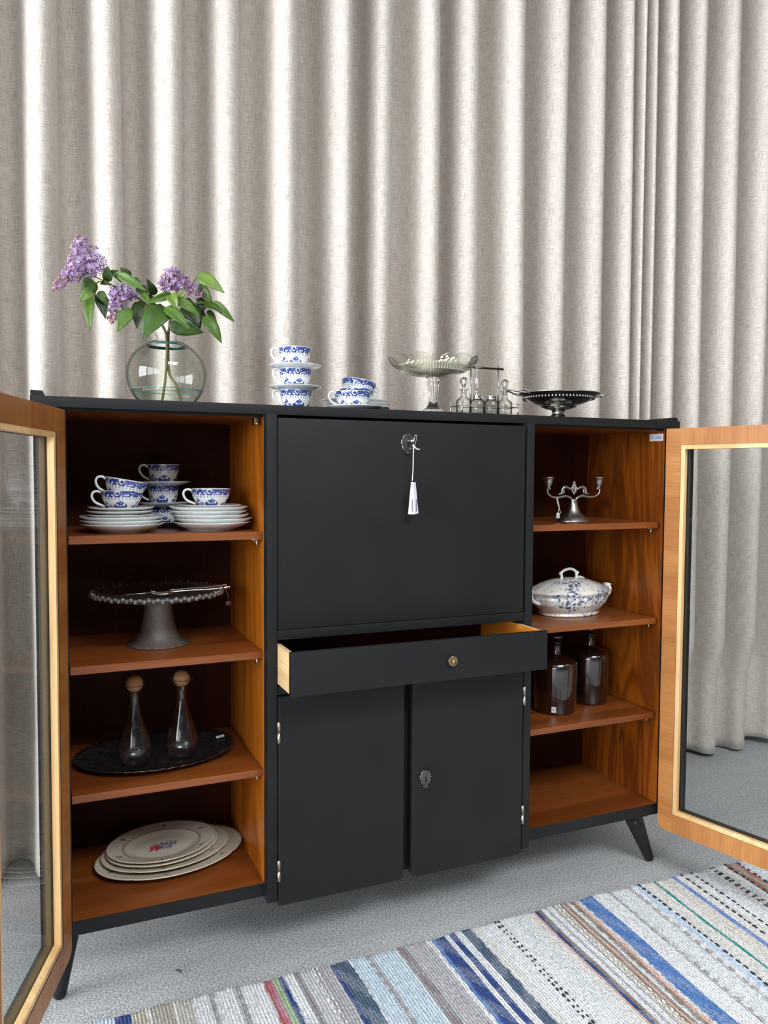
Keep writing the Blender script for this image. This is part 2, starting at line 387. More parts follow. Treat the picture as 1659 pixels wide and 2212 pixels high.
# top board with small upstands at both ends
b = MB(); b.add(*boxg(-0.072, 1.744, -0.015, 0.40, 1.3686, 1.392, 0.0015)); b.build('top_board', PAINT, CAB, auto=40)
b = MB(); b.add(*extrude_poly([(-0.071, 1.391), (-0.041, 1.391), (-0.0465, 1.4025), (-0.071, 1.4035)], -0.0145, 0.40)); b.build('end_lip', PAINT, CAB, smooth=False)
b = MB(); b.add(*extrude_poly([(1.735, 1.391), (1.735, 1.399), (1.731, 1.402), (1.714, 1.402), (1.712, 1.391)], -0.0145, 0.40)); b.build('end_lip', PAINT, CAB, smooth=False)
def two_face(name, x0, x1, y0, y1, z0, z1, m_in, side, parent, front=PAINT):
    # board whose face on `side` (+x/-x/both) is veneered and the rest painted
    vs, fs = boxg(x0, x1, y0, y1, z0, z1, 0); bb = MB(); bb.add(vs, fs)
    for i, f in enumerate(fs):
        c = [sum(vs[k][a] for k in f) / 4 for a in range(3)]
        if ('+' in side and abs(c[0] - x1) < 1e-5) or ('-' in side and abs(c[0] - x0) < 1e-5) or ('u' in side and abs(c[2] - z1) < 1e-5) or ('d' in side and abs(c[2] - z0) < 1e-5): bb.mi[i] = 1
    return bb.build(name, [front, m_in], parent, smooth=False)
two_face('side_panel', -0.02, 0.0, 0.0, 0.39, 0.170, 1.3686, MAHO, '+', CAB)
two_face('side_panel', 1.70, 1.72, 0.0, 0.39, 0.170, 1.3686, MAHO, '-', CAB)
MAHO_LIT = wood('mahogany_divider_lit', (0.30, 0.072, 0.004), (0.47, 0.125, 0.007), (0.60, 0.178, 0.012), 'Z', 1.6, 0.34, 0.3, 0.5, 1.3, 26)  # lit copy of the mahogany: window light on this wall put into its colour
two_face('divider_panel', 0.4465, 0.4713, 0.0, 0.39, 0.166, 1.3686, MAHO_LIT, '-', CAB)
two_face('divider_panel', 1.1845, 1.2075, 0.0, 0.39, 0.166, 1.3686, MAHO, '+', CAB)
box('post', 0.4465, 0.4713, YF, -0.0005, 0.166, 1.368, PAINT, CAB, 0.001)
box('post', 1.1845, 1.2075, YF, -0.0005, 0.166, 1.368, PAINT, CAB, 0.001)
two_face('bottom_board', 0.0, 0.4465, 0.0, 0.39, 0.170, 0.204, SHELF, 'u', CAB)
two_face('bottom_board', 1.2075, 1.70, 0.0, 0.39, 0.170, 0.204, SHELF, 'u', CAB)
two_face('bottom_board', 0.4713, 1.1845, 0.01, 0.39, 0.172, 0.195, SHELF, 'u', CAB)
two_face('ceiling_board', 0.0, 0.4465, 0.004, 0.38, 1.3626, 1.3685, MAHO, 'd', CAB)
two_face('ceiling_board', 1.2075, 1.70, 0.004, 0.38, 1.3626, 1.3685, MAHO, 'd', CAB)
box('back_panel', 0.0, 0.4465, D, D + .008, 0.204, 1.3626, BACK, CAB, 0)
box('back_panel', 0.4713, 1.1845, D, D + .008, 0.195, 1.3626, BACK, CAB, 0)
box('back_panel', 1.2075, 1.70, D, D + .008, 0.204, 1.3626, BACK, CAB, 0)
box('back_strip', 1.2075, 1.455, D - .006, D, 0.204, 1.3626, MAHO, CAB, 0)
for i, z in enumerate((1.083, 0.787, 0.491)):
    for (x0, x1) in ((0.002, 0.4455), (1.2085, 1.688)):
        s = box('shelf', x0, x1, 0.008, D - .001 - (.006 if x0 > 1 else 0), z - 0.0185, z, SHELF, CAB, 0.002)
        px = x1 - 0.014
        p = MB(); p.add(*boxg(px - .008, px + .008, 0.024, 0.034, z - .022, z - .0185, 0.001)); p.add(*tube([(px + .004, .028, z - .02), (px + .004, .028, z - .034)], 0.0028, 8))
        p.build('shelf_pin', CHROME, s)
p = MB(); p.add(*boxg(0.428, 0.437, 0.015, 0.04, 1.345, 1.362, 0.001)); p.add(*ball((0.4325, 0.012, 1.347), 0.004, 8)); p.build('door_catch', BRASS, CAB)
# centre block
box('rail', 0.4715, 1.1843, -0.027, 0.0, 0.8187, 0.8432, PAINT, CAB, 0.001)
box('rail', 0.4715, 1.1843, -0.027, 0.0, 0.6835, 0.7035, PAINT, CAB, 0.001)
box('centre_stile', 0.800, 0.850, -0.004, 0.02, 0.164, 0.6835, PAINT, CAB, 0.001)
FF = box('drop_front', 0.4738, 1.1795, -0.0275, -0.0095, 0.8445, 1.3605, PAINT, CAB, 0.0012)
def escutcheon(parent, x, z, y, h=0.046, w=0.034, name='escutcheon'):
    e = MB(); n = 44
    def R_(a, k):
        rr = 1 + 0.13 * abs(math.sin(a * 3.5 + .4)) + 0.07 * math.sin(a * 14)
        return rr
    rings = [(1.0, 0), (0.98, .0022), (0.80, .0042), (0.70, .0022), (0.58, .0030), (0.0001, .0034)]
    vs = []; fs = []
    for (s, t) in rings:
        for k in range(n):
            a = 2 * PI * k / n; f = R_(a, k) if s > .75 else 1.05
            vs.append((x + w / 2 * s * f * math.cos(a), y - t, z + h / 2 * s * f * math.sin(a)))
    for i in range(len(rings) - 1):
        for k in range(n): l = (k + 1) % n; fs.append((i * n + k, i * n + l, (i + 1) * n + l, (i + 1) * n + k))
    e.add(vs, fs)
    for k in range(9):
        a = PI * (0.05 + 0.9 * k / 8); e.add(*ball((x + w * .47 * math.cos(a), y - .004, z + h * .47 * math.sin(a)), 0.0024, 8))
    for k in range(3): e.add(*ball((x + (k - 1) * .005, y - .0035, z - h * .53 - (0.002 if k == 1 else 0)), 0.0028, 8))
    o = e.build(name, IRON, parent)
    kh = MB(); kh.add(*boxg(x - .0022, x + .0022, y - .0052, y - .003, z - .011, z + .001, 0)); kh.add(*ball((x, y - .0035, z + .002), 0.0032, 10, 1, .4, 1)); kh.build('keyhole', BLACKHOLE, o)
    return o
escutcheon(FF, 0.8195, 1.3065, -0.0275)
# drawer
DR = box('drawer', 0.4722, 1.1835, -0.1406, -0.1275, 0.7074, 0.8113, PAINT, CAB, 0.001)
box('drawer_side', 0.4728, 0.4840, -0.1275, 0.20, 0.7120, 0.8075, BEECH, DR, 0.0005)
two_face('drawer_side', 1.1712, 1.1825, -0.1275, 0.20, 0.7120, 0.8075, DRAWIN, '-', DR, BEECH)
box('drawer_back', 0.484, 1.1712, 0.188, 0.20, 0.7120, 0.8035, BACK, DR, 0)  # shade inside the drawer put in as near-black back and bottom
box('drawer_bottom', 0.484, 1.1712, -0.1275, 0.188, 0.7150, 0.7190, BACK, DR, 0)
kb = MB()
prof = [(0.0001, -.0155), (.004, -.0155), (.0055, -.013), (.0068, -.0155), (.0085, -.013), (.0095, -.0150), (.0112, -.0125), (.0125, -.0135), (.0132, -.0115), (.012, -.009), (.006, -.008), (.006, -.003), (.009, 0.0), (0.0001, 0.0)]
vs, fs = lathe([(r, z) for r, z in prof], 28); vs = [(0.8925 + v[0], -0.1406 + v[2], 0.7575 + v[1]) for v in vs]; kb.add(vs, fs)
kb.add(*tube([(0.8885, -.157, 0.7535), (0.8965, -.157, 0.7615)], 0.0018, 6)); kb.build('knob', BRASS, DR)
# lower cupboard doors with rounded bottom corners
def rounded(x0, x1, z0, z1, r, corners):
    pts = []
    def arc(cx, cz, a0, a1):
        for k in range(7): a = a0 + (a1 - a0) * k / 6; pts.append((cx + r * math.cos(a), cz + r * math.sin(a)))
    if 'bl' in corners: arc(x0 + r, z0 + r, PI, 1.5 * PI)
    else: pts.append((x0, z0))
    if 'br' in corners: arc(x1 - r, z0 + r, 1.5 * PI, 2 * PI)
    else: pts.append((x1, z0))
    if 'tr' in corners: arc(x1 - r, z1 - r, 0, .5 * PI)
    else: pts.append((x1, z1))
    if 'tl' in corners: arc(x0 + r, z1 - r, .5 * PI, PI)
    else: pts.append((x0, z1))
    return pts
def cup_door(x0, x1, corners, hx, hz, esc=None):
    m = MB(); m.add(*extrude_poly(rounded(x0, x1, 0.1545, 0.6805, 0.013, corners), -0.0335, -0.014))
    d = m.build('cupboard_door', PAINT, CAB, smooth=False)
    bv = d.modifiers.new('edge', 'BEVEL'); bv.width = 0.0012; bv.segments = 2; bv.limit_method = 'ANGLE'
    for z in hz:
        h = MB(); h.add(*tube([(hx, -.0345, z - .027), (hx, -.0345, z - .0255), (hx, -.0345, z - .0012)], [.0025, .0042, .0042], 12)); h.add(*tube([(hx, -.0345, z + .0), (hx, -.0345, z + .024), (hx, -.0345, z + .027)], [.0044, .0044, .002], 12))
        h.build('hinge', NICKEL, d)
    return d
cup_door(0.4738, 0.8134, ('br',), 0.4745, (0.592, 0.245))
rd = cup_door(0.8375, 1.1805, ('bl', 'br'), 1.1835, (0.608, 0.268))
escutcheon(rd, 0.8765, 0.4195, -0.0335, 0.042, 0.031)
# legs
def leg(top, foot, rt, rf):
    top = Vector(top); foot = Vector(foot); d = foot - top
    b = MB(); ps = [top + d * t for t in (0, 0.02, 0.20, 0.215, 0.23, 0.9, 0.97, 1.0)]
    b.add(*tube(ps, [rt, rt, rt * 0.97, rt * 0.90, rt * 0.93, rf * 1.08, rf, rf * 0.75], 24)); o = b.build('leg', LEGP, CAB, auto=50)
    f = MB(); f.add(*boxg(top.x - rt - .006, top.x + rt + .006, top.y - rt - .004, top.y + rt + .004, top.z - .001, top.z + .004, .001)); f.build('mounting_plate', PAINT, o)
    s = MB(); s.add(*ball(top + d * .12 + Vector((-rt * .55, -rt * .8, 0)), .0025, 8)); s.build('screw', CHROME, o)
leg((-0.004, 0.058, 0.168), (-0.030, 0.052, 0.002), 0.024, 0.0145)
leg((1.634, 0.034, 0.168), (1.7165, 0.042, 0.002), 0.0275, 0.0145)
leg((0.05, 0.34, 0.168), (0.02, 0.37, 0.002), 0.026, 0.0145)
leg((1.65, 0.34, 0.168), (1.69, 0.37, 0.002), 0.026, 0.0145)
# glass doors (local x = width from the hinge, local y = outward from the inner face, z up)
def glass_door(hinge, angle, sgn, width, z0, z1, st, inner):
    T = 0.042; rh = 0.050; bd = 0.0125
    def yy(a): return a * sgn
    d_obj = MB()
    def slab(pts, mi):      # frame piece: inner veneer face + painted rest
        vs, fs = extrude_poly(pts, yy(0), yy(T)); k = len(d_obj.f); d_obj.add(vs, fs)
        for i in range(len(fs)): d_obj.mi[k + i] = 0
        d_obj.mi[k] = mi
    ri = 0.0
    slab(rounded(0, st, z0, z1, 0.022, ('bl',)), 1)
    slab([(width - st, z0), (width, z0), (width, z1), (width - st, z1)], 1)
    slab([(st, z0), (width - st, z0), (width - st, z0 + rh + .006), (st, z0 + rh + .006)], 2)
    slab([(st, z1 - rh), (width - st, z1 - rh), (width - st, z1), (st, z1)], 2)
    o = d_obj.build('glass_door', [PAINT, inner[0], inner[1]], CAB, smooth=False)
    o.location = (hinge[0], hinge[1], 0); o.rotation_euler = (0, 0, angle)
    X0, X1, Z0, Z1 = st, width - st, z0 + rh + .006, z1 - rh
    for (a, b_, c, d_) in ((X0, X0 + bd, Z0, Z1), (X1 - bd, X1, Z0, Z1), (X0 + bd, X1 - bd, Z0, Z0 + bd), (X0 + bd, X1 - bd, Z1 - bd, Z1)):
        y0, y1 = sorted((yy(0.0015), yy(0.0165))); bb = MB(); bb.add(*boxg(a, b_, y0, y1, c, d_, 0.0006)); bb.build('glazing_bead', PINE, o, auto=40)
    y0, y1 = sorted((yy(0.0170), yy(0.0195))); g = MB(); g.add(*boxg(X0 - .004, X1 + .004, y0, y1, Z0 - .004, Z1 + .004, 0)); g.build('pane', PANE, o, smooth=False)
    for (a, b_, c, d_) in ((X0, X0 + .018, Z0, Z1), (X1 - .018, X1, Z0, Z1), (X0, X1, Z0, Z0 + .012), (X0, X1, Z1 - .012, Z1)):
        y0, y1 = sorted((yy(0.0198), yy(T - .0005))); bb = MB(); bb.add(*boxg(a, b_, y0, y1, c, d_, 0.0)); bb.build('rebate_lip', PAINT, o, smooth=False)
    return o
thR, thL = 1.3189, 1.2737
glass_door((1.687, -0.02), -thR, 1, 0.495, 0.139, 1.367, 0.049, (VEN_H, VEN_V))
VEN_DH = wood('left_door_veneer_cross_shaded', (0.26, 0.085, 0.018), (0.33, 0.12, 0.027), (0.40, 0.16, 0.04), 'X', 2.2, 0.42, 0.2, 0.15, 0.8)  # left door's shade put into a darker copy of the door veneer
VEN_DV = wood('left_door_veneer_upright_shaded', (0.26, 0.085, 0.018), (0.33, 0.12, 0.027), (0.40, 0.16, 0.04), 'Z', 2.2, 0.42, 0.2, 0.15, 0.8)
gl = glass_door((-0.003, -0.02), PI + thL, -1, 0.490, 0.140, 1.3625, 0.063, (VEN_DH, VEN_DV))

# ---------------------------------------------------------------- writing, tags, stickers
def strokes(lines, o, ux, uz, n, w=0.0005):
    # pen strokes as thin raised ribbons on a label; o origin, ux/uz unit axes in the label plane, n its normal
    m = MB(); o, ux, uz, n = Vector(o), Vector(ux), Vector(uz), Vector(n)
    for ln in lines:
        pts = [o + ux * p[0] + uz * p[1] + n * 0.0004 for p in ln]
        m.add(*tube(pts, w, 5, 1.0))
    return m
def seg_num(ch, x, h, w):
    S7 = {'0': 'abcdefa', '1': [(w * .6, h), (w * .6, 0)], '5': [(w, h), (0, h), (0, h * .55), (w, h * .5), (w, h * .1), (0, 0)], '7': [(0, h), (w, h), (w * .3, 0)], '9': [(w, h * .6), (0, h * .6), (0, h), (w, h), (w, 0)], '4': [(w * .3, h), (0, h * .4), (w, h * .4)], '2': [(0, h * .9), (w, h), (w, h * .6), (0, 0), (w, 0)], '3': [(0, h), (w, h * .9), (w * .3, h * .5), (w, h * .3), (0, 0)], '/': [(0, 0), (w, h)], '-': [(0, h * .5), (w, h * .5)], ',': [(w * .3, .1 * h), (w * .1, -.2 * h)], ':': [(w * .4, .8 * h), (w * .4, .5 * h)], 'k': [(0, 0), (0, h), (0, h * .4), (w, h * .8), (0, h * .4), (w, 0)], 'r': [(0, 0), (0, h * .6), (w, h * .6)]}
    p = S7[ch]
    if p == 'abcdefa': p = [(w * .5 + w * .5 * math.cos(a * PI / 4), h * .5 + h * .5 * math.sin(a * PI / 4)) for a in range(9)]
    return [(x + a, b) for a, b in p]
def word(s, h, w, gap, x0=0): return [seg_num(c, x0 + i * (w + gap), h, w) for i, c in enumerate(s) if c != ' ']
# label stuck on the inside of the right side panel
st = MB(); st.add(*boxg(1.6992, 1.6999, 0.0075, 0.0655, 1.3325, 1.3545, 0)); st = st.build('price_sticker', PAPER, smooth=False)
tag(st, 'white handwritten sticker at the top of the right inner side wall', 'sticker')
strokes(word('25 4/000', 0.009, 0.0038, 0.0022), (1.6990, 0.060, 1.338), (0, -1, 0), (0, 0, 1), (-1, 0, 0), 0.0004).build('handwriting', INK, st)
# key in the drop front, its string and long folded tag
KY = thing('key', 'small bright key standing out of the upper escutcheon of the drop front', 'key', (0.8205, -0.034, 1.311))
k = MB(); k.add(*tube([(0, .014, 0), (0, -.018, 0)], .0028, 12)); k.add(*tube([(0, -.016, 0), (0, -.0205, 0)], .0042, 12)); k.build('shank', CHROME, KY)
k = MB(); bow = [(0.0065, -.022, .0150), (0.0120, -.0225, .0140), (0.0070, -.0215, -.0115), (0.0010, -.021, -.0105), (0.0065, -.022, .0150)]
k.add(*tube(bow, .0014, 8)); k.build('bow', CHROME, KY)
TG = thing('price_tag', 'long folded white tag hanging on string from the key of the drop front', 'tag', (0.8225, -0.056, 1.24))
sg = MB(); sg.add(*tube(spline([(0.002, 0, .058), (0.0005, 0, .045), (0, 0, .0), (-.0012, 0.002, -.032)], 5), .0013, 7))
sg.add(*tube(spline([(0.001, 0, .060), (.006, -.002, .053), (.012, -.002, .050), (.017, -.002, .0505)], 5), .0016, 7)); sg.add(*ball((0.001, 0, .059), .0032, 8)); sg.build('string', STRING, TG)
for sgn2, nm in ((-1, 'tag_leaf'), (1, 'tag_leaf')):
    tl = MB(); z0t, z1t = -.116, -.034
    if sgn2 < 0: q4 = [(-.0058, -.001, z1t), (-.0028, -.007, z1t), (.0004, -.011, z0t), (-.0125, .001, z0t)]
    else: q4 = [(-.0028, -.007, z1t), (.0048, -.0050, z1t), (.0130, -.0070, z0t + .002), (.0004, -.011, z0t)]
    vsq = q4 + [(p[0], p[1] + .0006, p[2]) for p in q4]
    tl.add(vsq, [(0, 1, 2, 3), (7, 6, 5, 4), (0, 4, 5, 1), (1, 5, 6, 2), (2, 6, 7, 3), (3, 7, 4, 0)]); to = tl.build(nm, PAPER, TG, smooth=False)
    cx = -.0055 if sgn2 < 0 else .0055; cy = -.0080 if sgn2 < 0 else -.0108
    wr = MB(); rr = random.Random(4 + sgn2)
    for kk in range(7):
        zz = -.078 - kk * .0046; wr.add(*tube([(cx + rr.uniform(-.002, 0), cy, zz), (cx + rr.uniform(.001, .0022), cy, zz - .0016), (cx - .001, cy, zz - .003)], .0009, 5))
    wr.build('handwriting', INK, to)
def small_tag(name, label, loc, string_pts, n=(0, -1, 0), s=1.0, parent_rz=0, text='95'):
    t = thing(name, label, 'tag', loc, parent_rz)
    pts = [(-.0058, -.010), (.0058, -.010), (.0058, .003), (.002, .007), (-.002, .007), (-.0058, .003)]
    m = MB(); m.add(*extrude_poly([(a * s, b * s) for a, b in pts], -.0004, .0004)); c = m.build('card', PAPER, t, smooth=False)
    w = strokes([[(y, -x) for x, y in ln] for ln in word(text, .0036 * s, .002 * s, .0012 * s)], (-.002 * s, -.0006, 0.0005 * s), (1, 0, 0), (0, 0, 1), (0, -1, 0), .00032); w.build('handwriting', INK, c)
    m = MB()
    for sp in string_pts: m.add(*tube(spline(sp, 5), .0009, 6))
    m.build('string', STRING, t); return t

# ---------------------------------------------------------------- blue and white china
BLUE = (0.008, 0.026, 0.20); LB = (0.10, 0.17, 0.48); WH = (0.78, 0.80, 0.79)
def lerp(a, b, t): return tuple(a[i] + (b[i] - a[i]) * t for i in range(3))
def transfer(u, v):
    # u around 0..1, v height 0..1 (flat printed decoration of the cup's outside)
    n1 = noise.noise(Vector((u * 60, v * 11, 3.1)))
    if v > 0.985: return WH
    if v > 0.80:
        s = (u * 8) % 1
        if s < 0.46:
            f = s / 0.46; g = (v - .80) / .185
            if 0.10 < f < 0.9 and 0.25 < g < 0.75 and not (0.17 < f < 0.46 and .38 < g < .62) and not (0.54 < f < 0.83 and .38 < g < .62) and not (.47 < f < .53): return LB
            return BLUE
        return BLUE if n1 > -0.2 else lerp(BLUE, WH, 0.7)
    if v > 0.64: return BLUE if n1 > (0.80 - v) * 1.6 - 0.22 else lerp(BLUE, WH, 0.8)
    if v > 0.50:
        s = (u * 34) % 1; g = (v - 0.50) / .14
        if abs(s - .5) < (.10 if g > .3 else .17) or (abs(s - .5) < .30 and .45 < g < .62): return lerp(BLUE, WH, .2)
        return WH
    s = (u * 3 + 0.55) % 1
    n2 = noise.noise(Vector((u * 46, v * 9, 7.7))); n3 = noise.noise(Vector((u * 90, v * 16, 1.7)))
    if 0.10 < s < 0.48:
        c = 1 - abs(s - .29) / .2; top = .16 + .32 * c
        if v < top and v > .04 and n2 > -0.16: return BLUE if n3 > -.25 else LB
        return WH
    if 0.50 < s < 0.95:
        if v < 0.11: return lerp(LB, BLUE, .55)
        if v < 0.16: return BLUE
        c = 1 - abs(s - .74) / .22
        if v < .20 + .28 * c and n2 > -.2: return BLUE if n3 > -.2 else LB
    return WH
def make_cup(r, h, rb, label, cat='cup'):
    t = thing('teacup', label, cat)
    seg = 200; nv = 44; m = MB(); m.c = []
    vs = []; cs = []; fs = []
    def rad(v): return rb + (r - rb) * (math.sin(min(1, v * 1.02) * PI / 2) ** 0.72 if rb < r * .7 else v ** 0.8)
    for i in range(nv + 1):
        v = i / nv; rr = rad(v) if v > .0 else rb * .96
        for k in range(seg):
            u = k / seg; a = 2 * PI * u; fl = 1 + 0.006 * abs(math.cos(a * 12)) * (1 - v)
            vs.append((rr * fl * math.cos(a), rr * fl * math.sin(a), 0.004 + (h - .004) * v)); cs.append(transfer(u, v))
    for i in range(nv):
        for k in range(seg): l = (k + 1) % seg; fs.append((i * seg + k, i * seg + l, (i + 1) * seg + l, (i + 1) * seg + k))
    m.v = vs; m.f = fs; m.mi = [0] * len(fs); m.c = cs
    inn = [(rb * .8, 0.0), (rb * .84, 0.0045), (rb * .1 + .001, 0.0045)]
    vv, ff = lathe(inn, 48); m.add(vv, ff, 0, [WH] * len(vv))
    inn = [(r, h), (r * .985, h + .0008), (r * .955, h - .001)] + [(rad(v) * .955, .006 + (h - .006) * v) for v in (.8, .6, .4, .2, .06)] + [(0.0002, .0065)]
    vv, ff = lathe(inn, 60); m.add(vv, ff, 0, [WH] * len(vv))
    m.build('bowl', CHINA, t)
    hd = MB(); x = r * .93
    pts = [(-x, 0, h * .86), (-x - .010, 0, h * .97), (-x - .020, 0, h * .90), (-x - .0225, 0, h * .68), (-x - .014, 0, h * .40), (-(rb + (r - rb) * .5), 0, h * .20)]
    hd.add(*tube(spline(pts, 6), [.0030] * 31, 10, .75)); hd.build('handle', PORC, t); return t
def make_dish(name, r, h, foot, label, cat, scallop=0.0, group=None, lobes=36):
    t = MB()
    prof = [(0.0002, .0025), (foot * .9, .0025), (foot * .93, 0), (foot, 0), (foot * 1.03, .003), (r * .62 if foot < r * .6 else foot * 1.1, .0045), (r * .85, h * .55), (r * .985, h * .93), (r, h), (r * .985, h + .0008), (r * .86, h * .62 + .0025), (foot * 1.1, .0075), (foot * .9, .0052), (0.0002, .0050)]
    fr = (lambda a, i: (1 + scallop * abs(math.sin(a * lobes / 2)) * (1 if 6 < i < 10 else 0), 0)) if scallop else None
    t.add(*lathe(prof, 144 if scallop else 72, fr)); o = t.build(name, PORC); return tag(o, label, cat, group)
ZT = 1.392
# coffee cups stacked on the left of the top
c0 = make_cup(0.0427, 0.050, 0.0315, 'blue and white cup at the bottom of the three-cup tower on the cabinet top')
c0.location = (0.5635, 0.115, ZT); c0.rotation_euler = (0, 0, 0.05)
c1 = dup(c0, (0.562, 0.115, ZT + .0545), (0, 0, 0.12), 'blue and white cup in the middle of the three-cup tower on the cabinet top')
c2 = dup(c0, (0.5605, 0.115, ZT + .109), (0, 0, -0.1), 'blue and white cup at the very top of the three-cup tower')
s0 = make_dish('saucer', 0.0682, 0.0135, 0.034, 'white saucer between the bottom and middle cup of the three-cup tower', 'saucer')
s0.location = (0.562, 0.115, ZT + .0465)
s1 = s0.copy(); COL.objects.link(s1); s1.location = (0.561, 0.115, ZT + .101); s1['label'] = 'white saucer right under the top cup of the three-cup tower'
# tea cups (wider) and plates in the second group on top
plate0 = make_dish('plate', 0.0965, 0.021, 0.060, 'bottom white plate of the low pile behind the tilted cups on the cabinet top', 'plate', 0.012)
plate0.location = (0.772, 0.215, ZT)
def put(src, loc, label, rot=(0, 0, 0), group=None):
    o = src.copy(); COL.objects.link(o); o.location = loc; o.rotation_euler = rot; o['label'] = label
    if group: o['group'] = group
    return o
put(plate0, (0.770, 0.215, ZT + .009), 'middle white plate of the low pile behind the tilted cups on the cabinet top', (0, 0, .2))
put(plate0, (0.765, 0.215, ZT + .018), 'top white plate of the low pile behind the tilted cups on the cabinet top', (0, 0, .5))
sau = make_dish('saucer', 0.0765, 0.0125, 0.040, 'white saucer under the upright teacup on the cabinet top', 'saucer', 0.010, None, 32)
sau.location = (0.722, 0.095, ZT)
t0 = make_cup(0.0485, 0.0475, 0.0265, 'upright blue and white teacup on a saucer right of the three-cup tower')
t0.location = (0.7165, 0.100, ZT + .0045); t0.rotation_euler = (0, 0, 0.0)
dup(t0, (0.769, 0.205, ZT + .0235), (0, 0, PI + .1), 'blue and white teacup on the low pile of plates, under the tilted cup')
dup(t0, (0.7665, 0.200, ZT + .0455), (0.0, -0.19, PI + .15), 'tilted blue and white teacup stacked highest behind the upright teacup')
# left unit, upper shelf
ZS = 1.083
pa = [put(plate0, (0.1275 + dx, 0.115, ZS + .0087 * i), 'white plate, ' + w + ' of the left pile on the upper shelf of the left unit', (0, 0, .3 * i))
      for i, (dx, w) in enumerate(((0, 'lowest'), (-.001, 'second lowest'), (-.001, 'third lowest')))]
for i, (dx, w) in enumerate(((0, 'lowest'), (-.002, 'middle'), (.001, 'uppermost'))):
    put(sau, (0.124 + dx, 0.113, ZS + .0305 + .0088 * i), 'small white saucer, ' + w + ' of the three on the left plate pile of the left unit', (0, 0, .4 * i))
dup(t0, (0.126, 0.108, ZS + .0525), (0, 0, -.05), 'blue and white teacup standing on the left plate pile, under a tilted cup')
dup(t0, (0.1285, 0.106, ZS + .0785), (0.02, 0.17, -.02), 'tilted blue and white teacup on another cup above the left plate pile')
for i, (dx, w) in enumerate(((.004, 'lowest'), (.008, 'second lowest'), (.0, 'third lowest'), (-.005, 'fourth from below'), (-.003, 'fifth and last large one'))):
    put(plate0, (0.339 + dx, 0.118, ZS + .0096 * i), 'white plate, ' + w + ', in the right plate pile of the left unit', (0, 0, .25 * i))
put(sau, (0.339, 0.118, ZS + .0515), 'small white saucer on top of the right plate pile in the left unit')
dup(t0, (0.341, 0.118, ZS + .0562), (0, 0, 0), 'single blue and white teacup on the right plate pile of the left unit')
put(s0, (0.248, 0.285, ZS), 'white saucer on the shelf at the very back of the upper left shelf')
dup(c0, (0.248, 0.285, ZS + .0045), (0, 0, .1), 'blue and white cup half hidden at the back between the two plate piles')
put(s0, (0.250, 0.285, ZS + .051), 'white saucer under the middle cup of the rear cup tower in the left unit')
dup(c0, (0.248, 0.285, ZS + .060), (0, 0, -.1), 'blue and white cup in the middle of the rear cup tower in the left unit')
put(s0, (0.251, 0.285, ZS + .1065), 'white saucer under the topmost cup of the rear cup tower in the left unit')
dup(c0, (0.249, 0.285, ZS + .1145), (0, 0, .05), 'topmost blue and white cup of the rear tower on the upper left shelf')

# ---------------------------------------------------------------- oval platters, bottom left
def make_platter(name, a, b_, label, rot, loc, flower=True):
    m = MB(); m.c = []; seg = 192; rings = [(.0, .003), (.30, .003), (.56, .0035), (.64, .006), (.68, .0095), (.70, .0105), (.74, .0117), (.765, .0123), (.785, .0128), (.805, .0133), (.825, .0139), (.845, .0144), (.865, .0149), (.885, .0154), (.91, .0162), (.97, .018), (1.0, .0185), (1.0, .0165), (.97, .0145), (.72, .007), (.62, .0), (.30, .0)]
    extra = [(.04 * i, .003) for i in range(1, 14)]; rings = [(.0001, .003)] + extra + rings[3:]
    vs = []; cs = []; fs = []; CR = (0.58, 0.53, 0.44)
    for (s, z) in rings:
        for k in range(seg):
            t = 2 * PI * k / seg; lob = 1 + 0.022 * (s ** 3) * (abs(math.cos(2 * t)) ** .35 - .8)
            x, y = a * s * lob * math.cos(t), b_ * s * lob * math.sin(t); vs.append((x, y, z)); c = CR
            if abs(s - .70) < .012 and z > .009: c = (0.28, 0.17, 0.10)
            if s > .99: c = (0.62, 0.52, 0.38)
            if flower and s < .5 and z < .004:
                n = noise.noise(Vector((x * 160, y * 160, 2)))
                e = ((x - .0) / .042) ** 2 + ((y - x * .1) / .018) ** 2
                if e < 1 and n > -.05: c = (0.10, 0.075, 0.15) if x > -.008 else (0.38, 0.03, 0.06)
                if (x + .017) ** 2 + (y + .002) ** 2 < .011 ** 2: c = (0.42, 0.035, 0.07) if n > -.2 else (.6, .2, .25)
                if (x - .012) ** 2 + (y + .015) ** 2 < .009 ** 2 and n > -.2: c = (0.16, 0.18, 0.25)
            if .76 < s < .92 and z > .012:
                tt = ((t * 6 / (2 * PI) + .3) % 1 - .5) * 2 * PI / 6
                if (tt * a / .010) ** 2 + ((s - .845) * a / .0085) ** 2 < 1 and noise.noise(Vector((x * 300, y * 300, 5))) > -.08: c = (0.20, 0.09, 0.13)
            cs.append(c)
    n = len(rings)
    for i in range(n - 1):
        for k in range(seg): l = (k + 1) % seg; fs.append((i * seg + k, (i + 1) * seg + k, (i + 1) * seg + l, i * seg + l)[::-1])
    fs.append(tuple((n - 1) * seg + k for k in range(seg)))
    m.v = vs; m.f = fs; m.mi = [0] * len(fs); m.c = cs
    o = m.build(name, CREAM); o.location = loc; o.rotation_euler = rot; return tag(o, label, 'platter')
make_platter('oval_platter', 0.194, 0.138, 'largest cream oval platter, at the bottom of the pile in the left unit', (0, 0, .2), (0.252, 0.228, 0.2045), False)
make_platter('oval_platter', 0.168, 0.128, 'middle-sized cream oval platter between the large and the small ones', (0, 0, .2), (0.243, 0.236, 0.2140), False)
make_platter('oval_platter', 0.147, 0.117, 'small cream oval platter just beneath the flowered one', (0, 0, .22), (0.234, 0.236, 0.2225), False)
